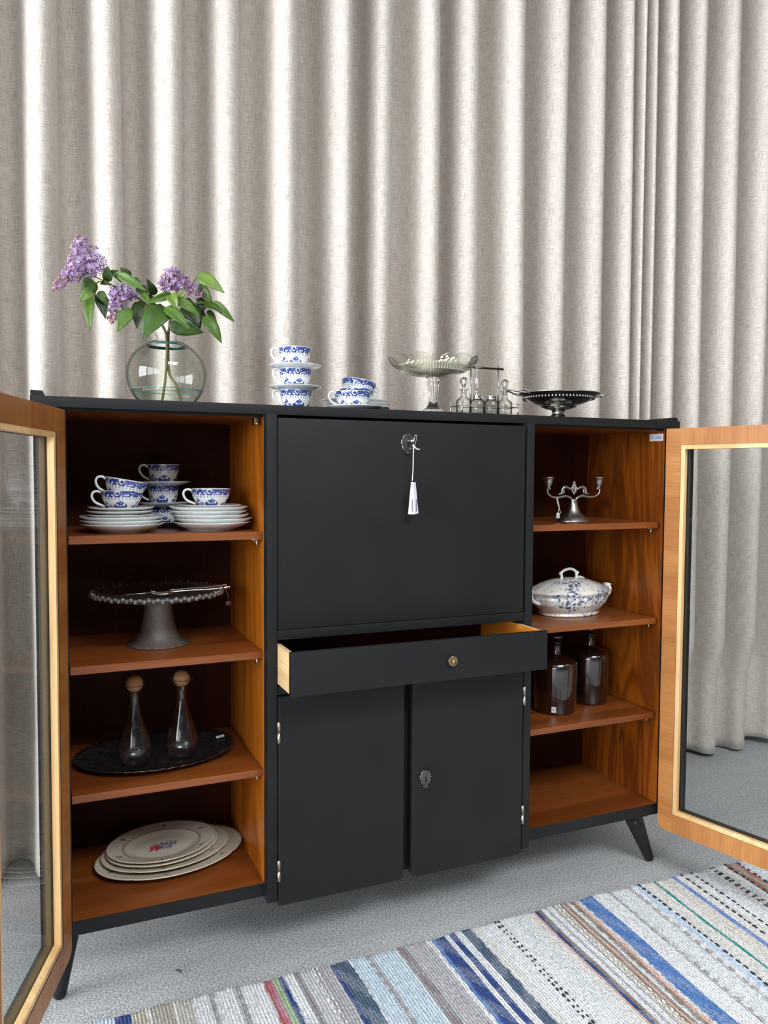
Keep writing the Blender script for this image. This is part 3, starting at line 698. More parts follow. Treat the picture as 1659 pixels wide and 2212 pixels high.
make_platter('oval_platter', 0.143, 0.114, 'small cream oval platter on top of the pile with a red and blue flower spray', (0, 0, .22), (0.2315, 0.238, 0.2300), True)

# ---------------------------------------------------------------- cake stand with forks
CS = thing('cake_stand', 'textured clear glass cake stand with beaded rim on the second shelf of the left unit', 'cake stand', (0.2195, 0.190, 0.787))
b = MB(); beads = lambda a, i: (1 + 0.018 * math.sin(a * 34) * (1 if i in (2, 3, 4, 5) else 0), 0.0015 * math.sin(a * 34) * (1 if i in (3, 4) else 0))
b.add(*lathe([(0.0002, .118), (.13, .122), (.150, .128), (.164, .1345), (.166, .138), (.158, .140), (.146, .136), (.13, .130), (0.0002, .128)], 136, beads)); b.build('plate', ICEG, CS)
b = MB()
for k in range(96):
    a = 2 * PI * k / 96; rr_ = .1605 + .0015 * (k % 2); b.add(*ball((rr_ * math.cos(a), rr_ * math.sin(a), .1378 - .004 * (k % 2)), .0042 + .0008 * ((k * 7) % 3), 7, 1, 1, 1.1))
o = b.build('rim_beads', BEADG, CS); o['kind'] = 'stuff'
b = MB(); b.add(*lathe([(.0735, .0), (.0785, .002), (.076, .006), (.060, .012), (.048, .032), (.0395, .060), (.0345, .092), (.034, .118), (.028, .118), (.027, .095), (.031, .065), (.040, .035), (.055, .010), (.068, .0)], 96, lambda a, i: (1 + 0.03 * math.sin(a * 20) * (1 if i in (0, 1, 2, 13) else 0), 0), close=True)); b.build('pedestal', ICEG, CS)
for i, (ang, lab) in enumerate(((0.10, 'front silver fork of the pair on the cake stand, handle past its rim'), (0.20, 'silver fork of the tied pair, the rear one on the glass cake stand'))):
    F = thing('fork', lab, 'fork', (0.262, 0.130 + .014 * i, 0.787 + .1375 + .003 * i), ang)
    m = MB(); m.add(*tube(spline([(-.02, 0, .004), (.03, 0, .005), (.08, 0, .004), (.125, 0, .006), (.133, 0, .007)], 4), [.0016] * 6 + [.002] * 6 + [.0035] * 5, 8, .5)); m.build('handle', CHROME, F)
    m = MB()
    for k in range(3):
        yv = (k - 1) * .0060; m.add(*tube(spline([(-.015, 0, .004), (-.026, yv * .8, .0005), (-.045, yv * 1.3, .0), (-.066, yv * 1.25, .005)], 4), .0013, 6))
    m.build('tines', CHROME, F)
SK = thing('skewer', 'thin long silver pick lying flat on the glass cake stand', 'skewer', (0.18, 0.130, 0.9265), 0.05)
m = MB(); m.add(*tube([(-.075, 0, 0), (.06, 0.0, .004)], [.0007, .0011], 6)); m.build('shaft', SILVER, SK)
rb = MB(); rb.add(*tube(spline([(0.372, 0.128, .934), (.379, .120, .929), (.383, .115, .915), (.386, .115, .898)], 4), .0012, 6)); rb.add(*boxg(.377, .391, .113, .1145, .888, .899, 0))
tag(rb.build('hang_tag', plain('dark_red_paper', (0.05, 0.012, 0.01), .6)), 'small dark red tag hanging off the right edge of the cake stand', 'tag')

# ---------------------------------------------------------------- tray and carafes
TR = MB(); seg = 160; rings = [(.0002, .004), (.6, .004), (.74, .005), (.82, .009), (.93, .012), (1.0, .0175), (1.0, .0155), (.93, .010), (.80, .0045), (.66, .0), (.0002, .0)]
vs, fs = lathe(rings, seg, lambda a, i: (1 + (.010 * math.sin(a * 44) if i in (4, 5, 6, 7) else 0), .0012 * math.sin(a * 44) if i in (5, 6) else 0), sx=.204, sy=.152)
TR.add(vs, fs); TRo = TR.build('oval_tray', TRAYM); TRo.location = (0.2155, 0.2075, 0.4912); TRo.rotation_euler = (0, 0, .10)
tag(TRo, 'dark mirrored oval tray with wavy rim under the two carafes', 'tray')
st2 = MB(); st2.add(*boxg(-.011, .011, -.006, .006, 0, .0006, 0)); st2 = st2.build('price_sticker', PAPER, smooth=False); st2.location = (0.389, 0.246, 0.5065); st2.rotation_euler = (0.15, -.15, 0)
tag(st2, 'tiny white price sticker on the right rim of the dark oval tray', 'sticker')
strokes(word('95', .004, .0022, .0013), (-.003, -.002, .0004), (1, 0, 0), (0, 1, 0), (0, 0, 1), .0003).build('print', INK, st2)
def carafe(loc, label, s=1.0):
    t = thing('carafe', label, 'carafe', loc)
    out = [(0.0002, .003), (.022, .002), (.033, .006), (.0395, .018), (.042, .033), (.0405, .050), (.034, .078), (.024, .108), (.0155, .135), (.0118, .155), (.0115, .170), (.0150, .183), (.0225, .195), (.0262, .203)]
    inn = [(r - .0016, z + .0008) for r, z in out[::-1][:-2]] + [(.02, .008), (.0002, .008)]
    m = MB(); m.add(*lathe([(r * s, z * s) for r, z in out + inn], 56)); m.build('body', CARAFEG, t)
    m = MB(); m.add(*ball((0, 0, .2050 * s), .0212 * s, 28, 1, 1, 1)); m.build('cork_stopper', CORK, t)
    m = MB(); m.add(*tube([(.0268 * s * math.cos(2 * PI * k / 40), .0268 * s * math.sin(2 * PI * k / 40), (.2035 + .0012 * math.cos(4 * PI * k / 40)) * s) for k in range(41)], .0011, 7)); m.build('lip', BEADG, t); return t
carafe((0.1555, 0.147, 0.4955), 'left clear glass carafe with pale ball stopper on the dark tray')
carafe((0.2720, 0.157, 0.4955), 'right clear glass carafe with pale ball stopper on the dark tray')

# ---------------------------------------------------------------- brown bottles, tureen, candelabrum
def bottle(loc, r, h, label, sticker=False):
    t = thing('amber_bottle', label, 'bottle', loc)
    m = MB(); m.add(*lathe([(0.0002, .002), (r * .94, .0), (r, .006), (r, h * .60), (r * .97, h * .645), (r * .82, h * .69), (r * .50, h * .72), (r * .27, h * .74), (r * .235, h * .77), (r * .235, h * .89), (r * .30, h * .90), (r * .30, h * .915), (.0002, h * .915)], 64)); m.build('body', AMBER, t)
    m = MB(); m.add(*lathe([(.0002, h * .9), (r * .19, h * .9), (r * .2, h * .95), (r * .36, h * .965), (r * .38, h * .995), (r * .34, h), (.0002, h)], 8)); m.build('stopper', AMBER, t); return t
bottle((1.4165, 0.146, 0.491), 0.0665, 0.238, 'nearer dark brown apothecary bottle, partly behind the open drawer')
bottle((1.5790, 0.187, 0.491), 0.0600, 0.243, 'farther dark brown apothecary bottle, to the right on the third shelf')
s3 = MB(); s3.add(*boxg(-.007, .007, -.0003, .0003, -.009, .009, 0)); s3 = s3.build('price_sticker', PAPER, smooth=False); a3 = math.radians(232)
s3.location = (1.4165 + .0672 * math.cos(a3), 0.146 + .0672 * math.sin(a3), 0.510); s3.rotation_euler = (0, 0, a3 + PI / 2); tag(s3, 'small white sticker low on the nearer brown bottle', 'sticker')
strokes(word('95', .005, .0025, .0015), (-.0035, -.0004, -.002), (1, 0, 0), (0, 0, 1), (0, -1, 0), .0003).build('print', INK, s3)
def floral(x, y, z, base):
    n = noise.noise(Vector((x * 17, y * 17, z * 26 + 1.3))); n2 = noise.noise(Vector((x * 150, y * 150, z * 150)))
    n3 = noise.noise(Vector((x * 70 + 5, y * 70, z * 70)))
    if n > .13 and n2 > -.02 and n3 > -.22: return (0.045, 0.07, 0.16) if n2 > .12 else (0.20, 0.26, 0.38)
    if n > -.02 and n2 > .20: return (0.22, 0.28, 0.40)
    if n2 > .38: return (0.35, 0.40, 0.48)
    return base
TU = thing('tureen', 'white oval lidded tureen with blue flower print on the second shelf of the right unit', 'tureen', (1.487, 0.178, 0.787), 0.12)
def oval_lathe(prof, seg, sx, sy, fr=None, base=(.74, .72, .67), pat=True):
    vs, fs = lathe(prof, seg, fr, sx=sx, sy=sy); m = MB(); m.c = []
    m.v = vs; m.f = fs; m.mi = [0] * len(fs); m.c = [floral(*v, base) if pat else base for v in vs]; return m
def subdiv(prof, k):
    out = []
    for (a, b2), (c, d) in zip(prof, prof[1:]): out += [(a + (c - a) * i / k, b2 + (d - b2) * i / k) for i in range(k)]
    return out + [prof[-1]]
flu = lambda a, i: (1 + .008 * math.cos(a * 12), 0)
oval_lathe(subdiv([(0.0002, .002), (.10, .002), (.104, .0), (.108, .003), (.104, .010), (.118, .022), (.134, .038), (.1405, .054), (.139, .063), (.146, .070), (.149, .073), (.144, .0745), (.135, .070), (.0002, .066)], 4), 200, 1.0, .72, flu).build('bowl', CREAM, TU)
oval_lathe(subdiv([(.141, .0735), (.140, .0775), (.128, .085), (.104, .096), (.076, .105), (.045, .1115), (.0002, .114)], 6), 200, 1.0, .72, flu).build('lid', CREAM, TU)
m = MB(); m.add(*tube(spline([(-.034, 0, .110), (-.032, 0, .120), (-.036, 0, .127), (-.026, 0, .136), (-.008, 0, .1405), (.008, 0, .1405), (.024, 0, .134), (.030, 0, .124), (.030, 0, .110)], 5), .0045, 10)); m.add(*ball((-.036, 0, .128), .0065, 10)); m.add(*ball((.033, 0, .127), .0065, 10)); m.add(*tube(spline([(.03, 0, .112), (.05, .004, .1125), (.066, 0, .108)], 5), [.005, .0048, .0045, .004, .0038, .0035, .003, .0028, .0022, .002, .0015], 8)); m.build('lid_handle', PORC, TU)
for sg_ in (-1, 1):
    m = MB(); m.add(*tube(spline([(sg_ * .134, -.012, .040), (sg_ * .160, -.013, .052), (sg_ * .168, -.012, .070), (sg_ * .164, 0, .082), (sg_ * .167, .012, .070), (sg_ * .160, .013, .054), (sg_ * .136, .012, .042)], 5), .006, 10)); m.add(*tube([(sg_ * .165, -.014, .079), (sg_ * .165, .014, .079)], .0075, 10)); m.build('side_handle', PORC, TU)
CN = thing('candelabrum', 'small pewter two-armed candle holder on the upper shelf of the right unit', 'candle holder', (1.4405, 0.100, 1.083), 0.05)
m = MB(); m.add(*lathe([(0.0002, .001), (.053, .0), (.0555, .002), (.054, .006), (.050, .008), (.048, .012), (.036, .018), (.024, .028), (.016, .042), (.0125, .056), (.0105, .062), (.012, .066), (.010, .070), (0.0002, .070)], 48, sx=1, sy=.8)); m.build('base', PEWTER, CN)
for sg_ in (-1, 1):
    m = MB(); m.add(*tube(spline([(sg_ * .004, 0, .062), (sg_ * .012, 0, .073), (sg_ * .032, 0, .079), (sg_ * .060, 0, .075), (sg_ * .085, 0, .078), (sg_ * .099, 0, .089), (sg_ * .100, 0, .102), (sg_ * .093, 0, .105)], 6), [.0042] * 20 + [.004 - .00007 * i for i in range(23)], 10)); m.add(*ball((sg_ * .092, 0, .102), .0042, 10)); m.build('arm', PEWTER, CN)
    m = MB(); m.add(*tube(spline([(sg_ * .003, 0, .092), (sg_ * .014, 0, .101), (sg_ * .034, 0, .107), (sg_ * .044, 0, .100), (sg_ * .047, 0, .088), (sg_ * .058, 0, .085)], 6), [.0028 + .0022 * math.sin(PI * i / 30) for i in range(31)], 9)); m.add(*tube(spline([(sg_ * .040, 0, .103), (sg_ * .037, 0, .094), (sg_ * .040, 0, .086)], 5), .0022, 8)); m.build('leaf_scroll', PEWTER, CN)
    m = MB(); m.add(*lathe([(.0002, .100), (.006, .101), (.0045, .106), (.0095, .112), (.0125, .122), (.0145, .133), (.018, .135), (.018, .137), (.0125, .136), (.011, .118), (.0002, .114)], 32, off=(sg_ * .097, 0, 0))); m.build('candle_cup', PEWTER, CN)
m = MB()
for (dx, dz, r2) in ((0, .118, .0042), (-.004, .110, .004), (.004, .110, .004), (-.0075, .102, .004), (.0075, .102, .004), (0, .104, .0042), (-.005, .094, .0038), (.005, .094, .0038), (0, .087, .0032)):
    m.add(*ball((dx, -.0015, dz), r2, 10, 1, .6, 1.6))
m.build('leaf_finial', PEWTER, CN)
small_tag('price_tag', 'small white tag on string hanging from the left arm of the pewter candle holder', (1.3735, 0.086, 1.1065), [[(-.001, .006, .052), (.0, .0, .040), (.003, -.001, .022), (.0005, -.001, .010), (0, -.001, .004)], [(-.001, .006, .052), (-.003, 0, .036), (.002, -.001, .022), (.006, -.001, .012), (.010, -.001, .004)]], text='95')

# ---------------------------------------------------------------- things on top: compote, cruet, tazza, vase
CP = thing('compote', 'footed pressed glass compote with scalloped rim holding cream ribbon, on the cabinet top', 'glass stand', (0.990, 0.165, ZT))
def sc(a, i):
    s = abs(math.sin(a * 6)) ** 0.6
    lip = {6: 1.0, 7: 1.0, 8: 1.0, 5: .5, 9: .5}.get(i, 0)
    return (1 + .035 * (s - .5) * lip, .012 * (s - .5) * lip)
m = MB(); m.add(*lathe([(.0002, .112), (.020, .113), (.050, .116), (.085, .124), (.112, .136), (.127, .150), (.134, .161), (.1355, .1625), (.133, .162), (.122, .148), (.106, .1385), (.080, .129), (.05, .122), (.0002, .120)], 144, sc, sx=.955, sy=.955)); m.build('bowl', PRESSED, CP)
m = MB(); m.add(*lathe([(.0002, .002), (.044, .0), (.046, .004), (.034, .013), (.020, .026), (.0125, .036), (.0118, .045), (.0135, .060), (.0155, .085), (.0175, .100), (.0150, .105), (.022, .112), (.0002, .113)], 96, lambda a, i: (1 + .07 * abs(math.cos(a * 4)) * (1 if 4 < i < 11 else 0), 0))); m.build('stem', CUTG, CP)
RB = thing('ribbon_roll', 'cream ribbon with loose bows lying in the glass compote', 'ribbon', (0.990, 0.165, ZT + .1235))
m = MB()
def band(pts, w, axis=(0, 0, 1), th=.0006):
    P_ = spline(pts, 5); vs = []; fs = []; ax = Vector(axis) * w / 2; n = len(P_)
    for p in P_: vs += [tuple(p - ax), tuple(p + ax)]
    for i in range(n - 1): fs.append((2 * i, 2 * i + 1, 2 * i + 3, 2 * i + 2))
    return vs, fs
for k in range(150):      # pleated ribbon coil around the bowl
    a = 2 * PI * k / 150; a2 = a + .021; r1 = .086 + .004 * (k % 2)
    m.add([(r1 * math.cos(a), r1 * math.sin(a), .004), (r1 * 1.12 * math.cos(a), r1 * 1.12 * math.sin(a), .024), ((r1 + .003) * 1.12 * math.cos(a2), (r1 + .003) * 1.12 * math.sin(a2), .024), ((r1 + .003) * math.cos(a2), (r1 + .003) * math.sin(a2), .004)], [(0, 1, 2, 3)])
oo = m.build('pleated_band', RIBBON, RB); oo['kind'] = 'stuff'
for (cx, cy, cz, s) in ((.014, -.070, .031, 1.0), (-.004, -.072, .028, .9), (.026, -.066, .026, .8), (-.088, -.030, .022, .7), (-.070, -.050, .018, .6)):
    m = MB()
    for q_ in range(4):
        a = q_ * PI / 2 + .5; dx, dz = math.cos(a), math.sin(a) * .6
        m.add(*band([(cx, cy, cz), (cx + dx * .014 * s, cy - .006, cz + dz * .012 * s + .003), (cx + dx * .022 * s, cy, cz + dz * .016 * s), (cx + dx * .012 * s, cy + .006, cz + dz * .004 * s), (cx, cy, cz)], .007 * s, (0, .5, .8)))
    m.build('bow_loop', RIBBON, RB)
m = MB(); m.add(*band([(-.012, -.07, .030), (-.006, -.071, .042), (.012, -.072, .050), (.030, -.07, .040), (.034, -.068, .026)], .004, (0, .6, .4))); m.build('bow_loop', RIBBON, RB)

CR = thing('cruet_stand', 'chrome wire cruet frame with crossbar handle holding four glass bottles', 'cruet stand', (1.140, 0.130, ZT))
m = MB(); x0, x1, y0, y1 = -.093, .093, -.034, .034
m.add(*boxg(x0, x1, y0, y1, .006, .0085, .001))
for (a, b2) in ((x0, y0), (x0, y1), (x1, y0), (x1, y1)): m.add(*tube([(a, b2, .0), (a, b2, .038)], .0024, 10)); m.add(*ball((a, b2, .0405), .0040, 10))
m.build('base', CHROME, CR)
m = MB()
for z in (.031,):
    lp = [(x0, y0, z), (x0 * .5, y0, z - .001), (0, y0, z), (x1 * .5, y0, z - .001), (x1, y0, z), (x1, y1, z), (0, y1, z), (x0, y1, z), (x0, y0, z)]
    m.add(*tube(lp, .0012, 8))
m.build('gallery_rail', SILVER, CR)
for x in (-.046, .046):
    m = MB(); m.add(*tube([(x, .0, .006), (x, 0, .152)], .0023, 10)); m.add(*ball((x, 0, .154), .0032, 10)); m.build('upright', SILVER, CR)
m = MB(); m.add(*tube([(-.062, 0, .1435), (.058, 0, .1435)], .0032, 12)); m.add(*ball((.060, 0, .1435), .0042, 10)); m.add(*ball((-.064, 0, .1435), .0042, 10)); m.build('crossbar', BRONZE, CR)
def cruet(x, label, kind):
    t = thing('cruet_bottle', label, 'bottle', (1.140 + x, 0.130, ZT + .0087))
    if kind == 'stopper':
        m = MB(); m.add(*lathe([(.0002, .0), (.021, .0), (.0225, .003), (.0225, .034), (.019, .041), (.0105, .046), (.0082, .051), (.0082, .066), (.0135, .0685), (.0135, .0700), (.0062, .0705), (.0055, .058), (.0062, .050), (.018, .040), (.0205, .033), (.0205, .005), (.0002, .005)], 40)); m.build('body', CRUETG, t)
        m = MB(); m.add(*lathe([(.0002, .058), (.005, .060), (.0052, .075), (.0035, .078), (.006, .081)] + [(.0118 * math.sin(PI * (.17 + .83 * k / 9)) + .0001, .0935 - .0125 * math.cos(PI * (.17 + .83 * k / 9))) for k in range(10)], 10)); m.build('ball_stopper', CUTG, t, smooth=False)
    else:
        m = MB(); m.add(*lathe([(.0002, .0), (.0215, .0), (.023, .003), (.023, .034), (.019, .040), (.0125, .043), (.0125, .046), (.011, .046), (.011, .042), (.018, .038), (.021, .033), (.021, .005), (.0002, .005)], 40)); m.build('body', CRUETG, t)
        m = MB(); pr = [(.0002, .0425), (.014, .0425), (.0145, .0445)] + [(.0145 - .0012 * (k % 2), .0455 + .0014 * k) for k in range(7)] + [(.012, .0560), (.0002, .0565)]
        m.add(*lathe(pr, 32)); 
        if kind == 'mustard': m.add(*tube([(-.004, 0, .056), (-.004, 0, .064)], .0014, 8)); m.add(*ball((-.004, 0, .065), .0026, 8))
        m.build('screw_cap', CHROME, t)
    return t
cruet(-.069, 'leftmost cruet bottle, clear glass with starry cut ball stopper', 'stopper')
cruet(-.023, 'cruet jar with metal lid below the hanging tag, second from the left', 'mustard')
cruet(.023, 'cruet shaker with ribbed silver screw cap between lidded jar and right upright', 'shaker')
cruet(.069, 'rightmost cruet bottle, clear glass with round ball stopper', 'stopper')
small_tag('price_tag', 'small pale tag on white string hanging from the left half of the cruet crossbar', (1.1050, 0.116, ZT + .105), [[(.003, .011, .040), (.002, .004, .036), (.001, 0, .022), (0, -.001, .006)], [(0, -.001, .006), (.002, -.001, -.004), (.001, 0, -.020)], [(.001, -.001, -.012), (.004, 0, -.022)]], s=.9, text='19')

TZ = thing('tazza', 'tarnished silver footed dish with two scroll handles at the right of the cabinet top', 'dish', (1.4250, 0.165, ZT))
m = MB(); m.add(*lathe([(.0002, .046), (.035, .0465), (.062, .050), (.085, .058), (.103, .069), (.116, .0765), (.129, .081), (.131, .0825), (.129, .084), (.114, .080), (.099, .073), (.08, .062), (.05, .053), (.0002, .050)], 120, lambda a, i: (1 + (.008 * math.sin(a * 60) if i in (4, 5) else 0), 0))); m.build('bowl', SILVER, TZ)
m = MB(); m.add(*lathe([(.0002, .0), (.055, .0), (.057, .003), (.050, .008), (.030, .013), (.0205, .020), (.0195, .032), (.023, .0345), (.036, .038), (.054, .0445), (.055, .047), (.048, .0475), (.046, .051), (.0002, .051)], 96, lambda a, i: (1 + (.035 * abs(math.sin(a * 16)) if i in (8, 9) else 0), 0))); m.build('foot', SILVER, TZ)
m = MB()
for k in range(64):
    a = 2 * PI * k / 64; m.add(*ball((.1075 * math.cos(a), .1075 * math.sin(a), .0705), .0035, 6, 1, 1, 1.5))
oo = m.build('embossed_border', SILVER, TZ); oo['kind'] = 'stuff'
for sg_ in (-1, 1):
    m = MB(); zt = .004 if sg_ > 0 else 0
    m.add(*tube(spline([(sg_ * .122, -.026, .0805), (sg_ * .140, -.030, .080), (sg_ * .158, -.020, .0835), (sg_ * .184, -.008, .088 + zt), (sg_ * .188, 0, .0885 + zt), (sg_ * .184, .008, .088 + zt), (sg_ * .158, .020, .0835), (sg_ * .140, .030, .080), (sg_ * .122, .026, .0805)], 5), .0026, 8, .8))
    m.add(*tube(spline([(sg_ * .120, -.020, .083), (sg_ * .134, -.012, .089), (sg_ * .146, -.016, .085), (sg_ * .158, -.020, .0845)], 4), .0022, 7)); m.add(*ball((sg_ * .131, -.018, .0895), .0035, 8)); m.add(*ball((sg_ * .122, -.02, .086), .0032, 8))
    m.build('handle', SILVER, TZ)

VX, VY = 0.2425, 0.172
VS = thing('vase', 'round clear glass vase with short neck, a third full of water, under the lilacs', 'vase', (VX, VY, ZT))
def vr(z):      # outside radius of the squat globe
    t = (z - .080) / (.088 if z > .08 else .0975); return .0985 * math.sqrt(max(0, 1 - t * t))
zs = [.0005, .002, .006, .012, .02, .03, .042, .055, .068, .08, .092, .104, .116, .127, .137, .146, .153, .158, .1615]
out = [(.0002, .0005)] + [(vr(z), z) for z in zs[1:]] + [(.0265, .164), (.0245, .168), (.0245, .174), (.028, .181), (.029, .182)]
inn = [(.0265, .181), (.0222, .174), (.0222, .168)] + [(vr(z) - .0022, z) for z in zs[::-1][1:-2]] + [(.0002, .006)]
m = MB(); m.add(*lathe(out + inn, 96)); m.build('body', VASEG, VS)
m = MB(); m.add(*lathe([(.0002, .0064)] + [(vr(z) - .0026, z) for z in (.008, .012, .02, .03, .0405)] + [(.0002, .0405)], 96)); m.build('water', WATER, VS)
m = MB(); m.add(*lathe([(vr(.1505) - .0030, .1505), (vr(.1565) - .0030, .1565), (vr(.1565) - .0055, .1560), (vr(.1505) - .0055, .1500)], 96, close=True)); m.build('green_shoulder_ring', GREENG, VS)
m = MB(); m.add(*lathe([(vr(.0405) - .0024, .0398), (vr(.0415) - .0024, .0415), (vr(.0415) - .0036, .0415), (vr(.0405) - .0036, .0398)], 96, close=True)); m.build('water_edge', plain('teal_water_edge', (0.05, 0.33, 0.32), 0.1), VS)

# ---------------------------------------------------------------- lilac branches (positions in mm in the bouquet's own plane, from the vase's neck)
LEAF = []
for i, c in enumerate(((0.032, 0.075, 0.006), (0.062, 0.125, 0.012), (0.105, 0.175, 0.025), (0.012, 0.032, 0.003))):
    m, t, b_ = nt('lilac_leaf_%d' % i); f = noise_tex(t, coords(t), 60, 3)
    t.links.new(ramp(t, f, [(.3, tuple(x * .8 for x in c)), (.7, tuple(x * 1.15 for x in c))]), b_.inputs['Base Color'])
    b_.inputs['Roughness'].default_value = .42; b_.inputs['Specular IOR Level'].default_value = .4; LEAF.append(m)
def flower_mat(name, cols):
    m, t, b_ = nt(name); gi = t.nodes.new('ShaderNodeNewGeometry')
    t.links.new(ramp(t, gi.outputs['Random Per Island'], [(i / (len(cols) - 1), c) for i, c in enumerate(cols)]), b_.inputs['Base Color'])
    b_.inputs['Roughness'].default_value = .6; return m
PETAL = flower_mat('lilac_petals', [(0.24, 0.11, 0.27), (0.40, 0.27, 0.50), (0.30, 0.15, 0.31), (0.52, 0.43, 0.66), (0.22, 0.09, 0.20)])
BUD = flower_mat('lilac_buds', [(0.30, 0.12, 0.18), (0.46, 0.25, 0.28), (0.24, 0.09, 0.16), (0.52, 0.33, 0.34)])
STEM = plain('lilac_stem', (0.10, 0.13, 0.03), .6, bumpy=.3, bscale=200)
TWIG = plain('woody_twig', (0.16, 0.13, 0.05), .8, bumpy=.5, bscale=200)
def bp(a, b2, depth=0.0):       # bouquet drawing units -> metres around the neck
    return Vector((VX + (a - 361) * .001128, VY + depth, 1.5585 - (b2 - 733) * .001144 + (a - 361) * .00006))
def leaf_mesh(name, base, tip, width, fold, roll, mat, parent):
    base, tip = Vector(base), Vector(tip); d = tip - base; L = d.length; d.normalize()
    side = d.cross(Vector((0, -1, 0))).normalized(); nrm = side.cross(d).normalized()
    if nrm.y > 0: nrm = -nrm
    side = (side * math.cos(roll) + nrm * math.sin(roll)); nrm = d.cross(side).normalized()
    if nrm.y > 0: nrm = -nrm
    vs = []; fs = []; n = 12; mcols = 5
    for i in range(n + 1):
        t = i / n
        w = width / 2 * (math.sin(PI * min(1, t * 1.0) ** 0.62) ** 0.85 if t < 1 else 0)
        w = max(w, width * .012)
        cen = base + d * L * t + nrm * (L * .10 * math.sin(PI * t)) - Vector((0, 0, 1)) * L * .04 * t * t
        for k in range(mcols):
            s = (k - 2) / 2; vs.append(tuple(cen + side * w * s + nrm * (abs(s) * w * fold) + nrm * .0006 * math.sin(i * 2.1 + k)))
    for i in range(n):
        for k in range(mcols - 1): a = i * mcols + k; fs.append((a, a + 1, a + mcols + 1, a + mcols))
    m = MB(); m.add(vs, fs); o = m.build(name, mat, parent)
    so = o.modifiers.new('thickness', 'SOLIDIFY'); so.thickness = .0005
    return o
def panicle(blobs, count, parent, seed):
    r = random.Random(seed); fl = MB(); bd = MB(); tot = sum(b_[2] * b_[3] for b_ in blobs)
    for (cx, cy, rx, ry, budp) in blobs:
        for _ in range(int(count * rx * ry / tot)):
            while True:
                p = Vector((r.uniform(-1, 1), r.uniform(-1, 1), r.uniform(-1, 1)))
                if .35 < p.length < 1: break
            c = bp(cx + p.x * rx, cy - p.z * ry, .0) + Vector((0, p.y * min(rx, ry) * .0010, 0))
            nrm = (Vector((p.x, p.y - .35, p.z)) + Vector((r.uniform(-.5, .5), r.uniform(-.5, .5), r.uniform(-.5, .5)))).normalized()
            if r.random() < budp:
                rr = r.uniform(.0022, .0034); bd.add(*lathe([(rr * .15 + 1e-5, -rr * 1.5), (rr * .7, -rr * .6), (rr, rr * .2), (rr * .6, rr * .9), (1e-5, rr * 1.15)], 6, off=tuple(c)))
                bd.add(*tube([c - nrm * .006, c], .0006, 4))
            else:
                a = nrm.orthogonal().normalized(); b3 = nrm.cross(a); ro = r.uniform(0, PI / 2); s = r.uniform(.0046, .0064)
                vs = [tuple(c)]; fs = []
                for k in range(4):
                    t1 = ro + k * PI / 2; dr = a * math.cos(t1) + b3 * math.sin(t1); pr = nrm.cross(dr); i0 = len(vs)
                    vs += [tuple(c + dr * s * .55 + pr * s * .34 + nrm * s * .18), tuple(c + dr * s * 1.05 + pr * s * .16 + nrm * s * .42), tuple(c + dr * s * 1.05 - pr * s * .16 + nrm * s * .42), tuple(c + dr * s * .55 - pr * s * .34 + nrm * s * .18)]
                    fs.append((0, i0, i0 + 1, i0 + 2, i0 + 3))
                fl.add(vs, fs); fl.add(*tube([c - nrm * .007, c], .0007, 4, cap=False))
    o = fl.build('florets', PETAL, parent, smooth=False); o['kind'] = 'stuff'
    o = bd.build('flower_buds', BUD, parent); o['kind'] = 'stuff'
BR1 = thing('lilac_branch', 'long lilac branch bending left out of the vase with two purple flower heads', 'flowers')
BR2 = thing('lilac_branch', 'shorter upright lilac branch in the vase with one pale purple flower head and large leaves', 'flowers')
m = MB(); m.add(*tube(spline([(VX - .012, VY + .005, ZT + .0105), (VX - .006, VY, ZT + .05), (VX - .001, VY - .002, ZT + .10), (VX + .001, VY, ZT + .17), bp(352, 700), bp(330, 665, .01), bp(300, 640, .015), bp(265, 625, .01), bp(235, 612, .0), bp(205, 600)], 6), [.0034] * 24 + [.0028 - .00004 * i for i in range(31)], 8)); m.build('stem', TWIG, BR1)
m = MB(); m.add(*tube(spline([bp(262, 622, .01), bp(240, 618, .0), bp(222, 612), bp(212, 622), bp(207, 634)], 5), .0018, 6)); m.add(*tube(spline([bp(290, 633, .01), bp(278, 645, 0), bp(262, 655, -.01)], 4), .0018, 6)); m.build('side_stem', STEM, BR1)
m = MB(); m.add(*tube(spline([(VX + .034, VY - .012, ZT + .0105), (VX + .022, VY - .006, ZT + .055), (VX + .006, VY + .0, ZT + .088), (VX + .005, VY + .004, ZT + .17), bp(368, 700), bp(372, 665), bp(378, 640), bp(390, 618)], 6), [.0036] * 22 + [.0028] * 21, 8)); m.build('stem', TWIG, BR2)
m = MB(); m.add(*tube(spline([bp(378, 650), bp(400, 632, .01), bp(425, 600, .02), bp(431, 592, .02)], 5), .0013, 6)); m.add(*tube(spline([bp(374, 660), bp(400, 655, 0), bp(430, 650, 0), bp(455, 650, 0), bp(470, 655, 0)], 5), .0016, 6)); m.build('side_stem', STEM, BR2)
panicle([(190, 558, 30, 36, .12), (212, 578, 26, 26, .05), (168, 598, 28, 18, .2), (145, 617, 15, 14, .7), (133, 630, 8, 8, .95), (185, 528, 13, 12, .5), (178, 585, 24, 22, .1)], 430, BR1, 3)
panicle([(266, 634, 30, 17, .1), (258, 660, 24, 22, .3), (248, 688, 13, 12, .9), (285, 640, 16, 10, .4)], 250, BR1, 4)
panicle([(372, 600, 26, 24, .15), (395, 608, 26, 20, .3), (418, 622, 22, 13, .6), (438, 632, 13, 8, .9), (362, 612, 18, 18, .2), (380, 584, 12, 10, .3)], 330, BR2, 5)
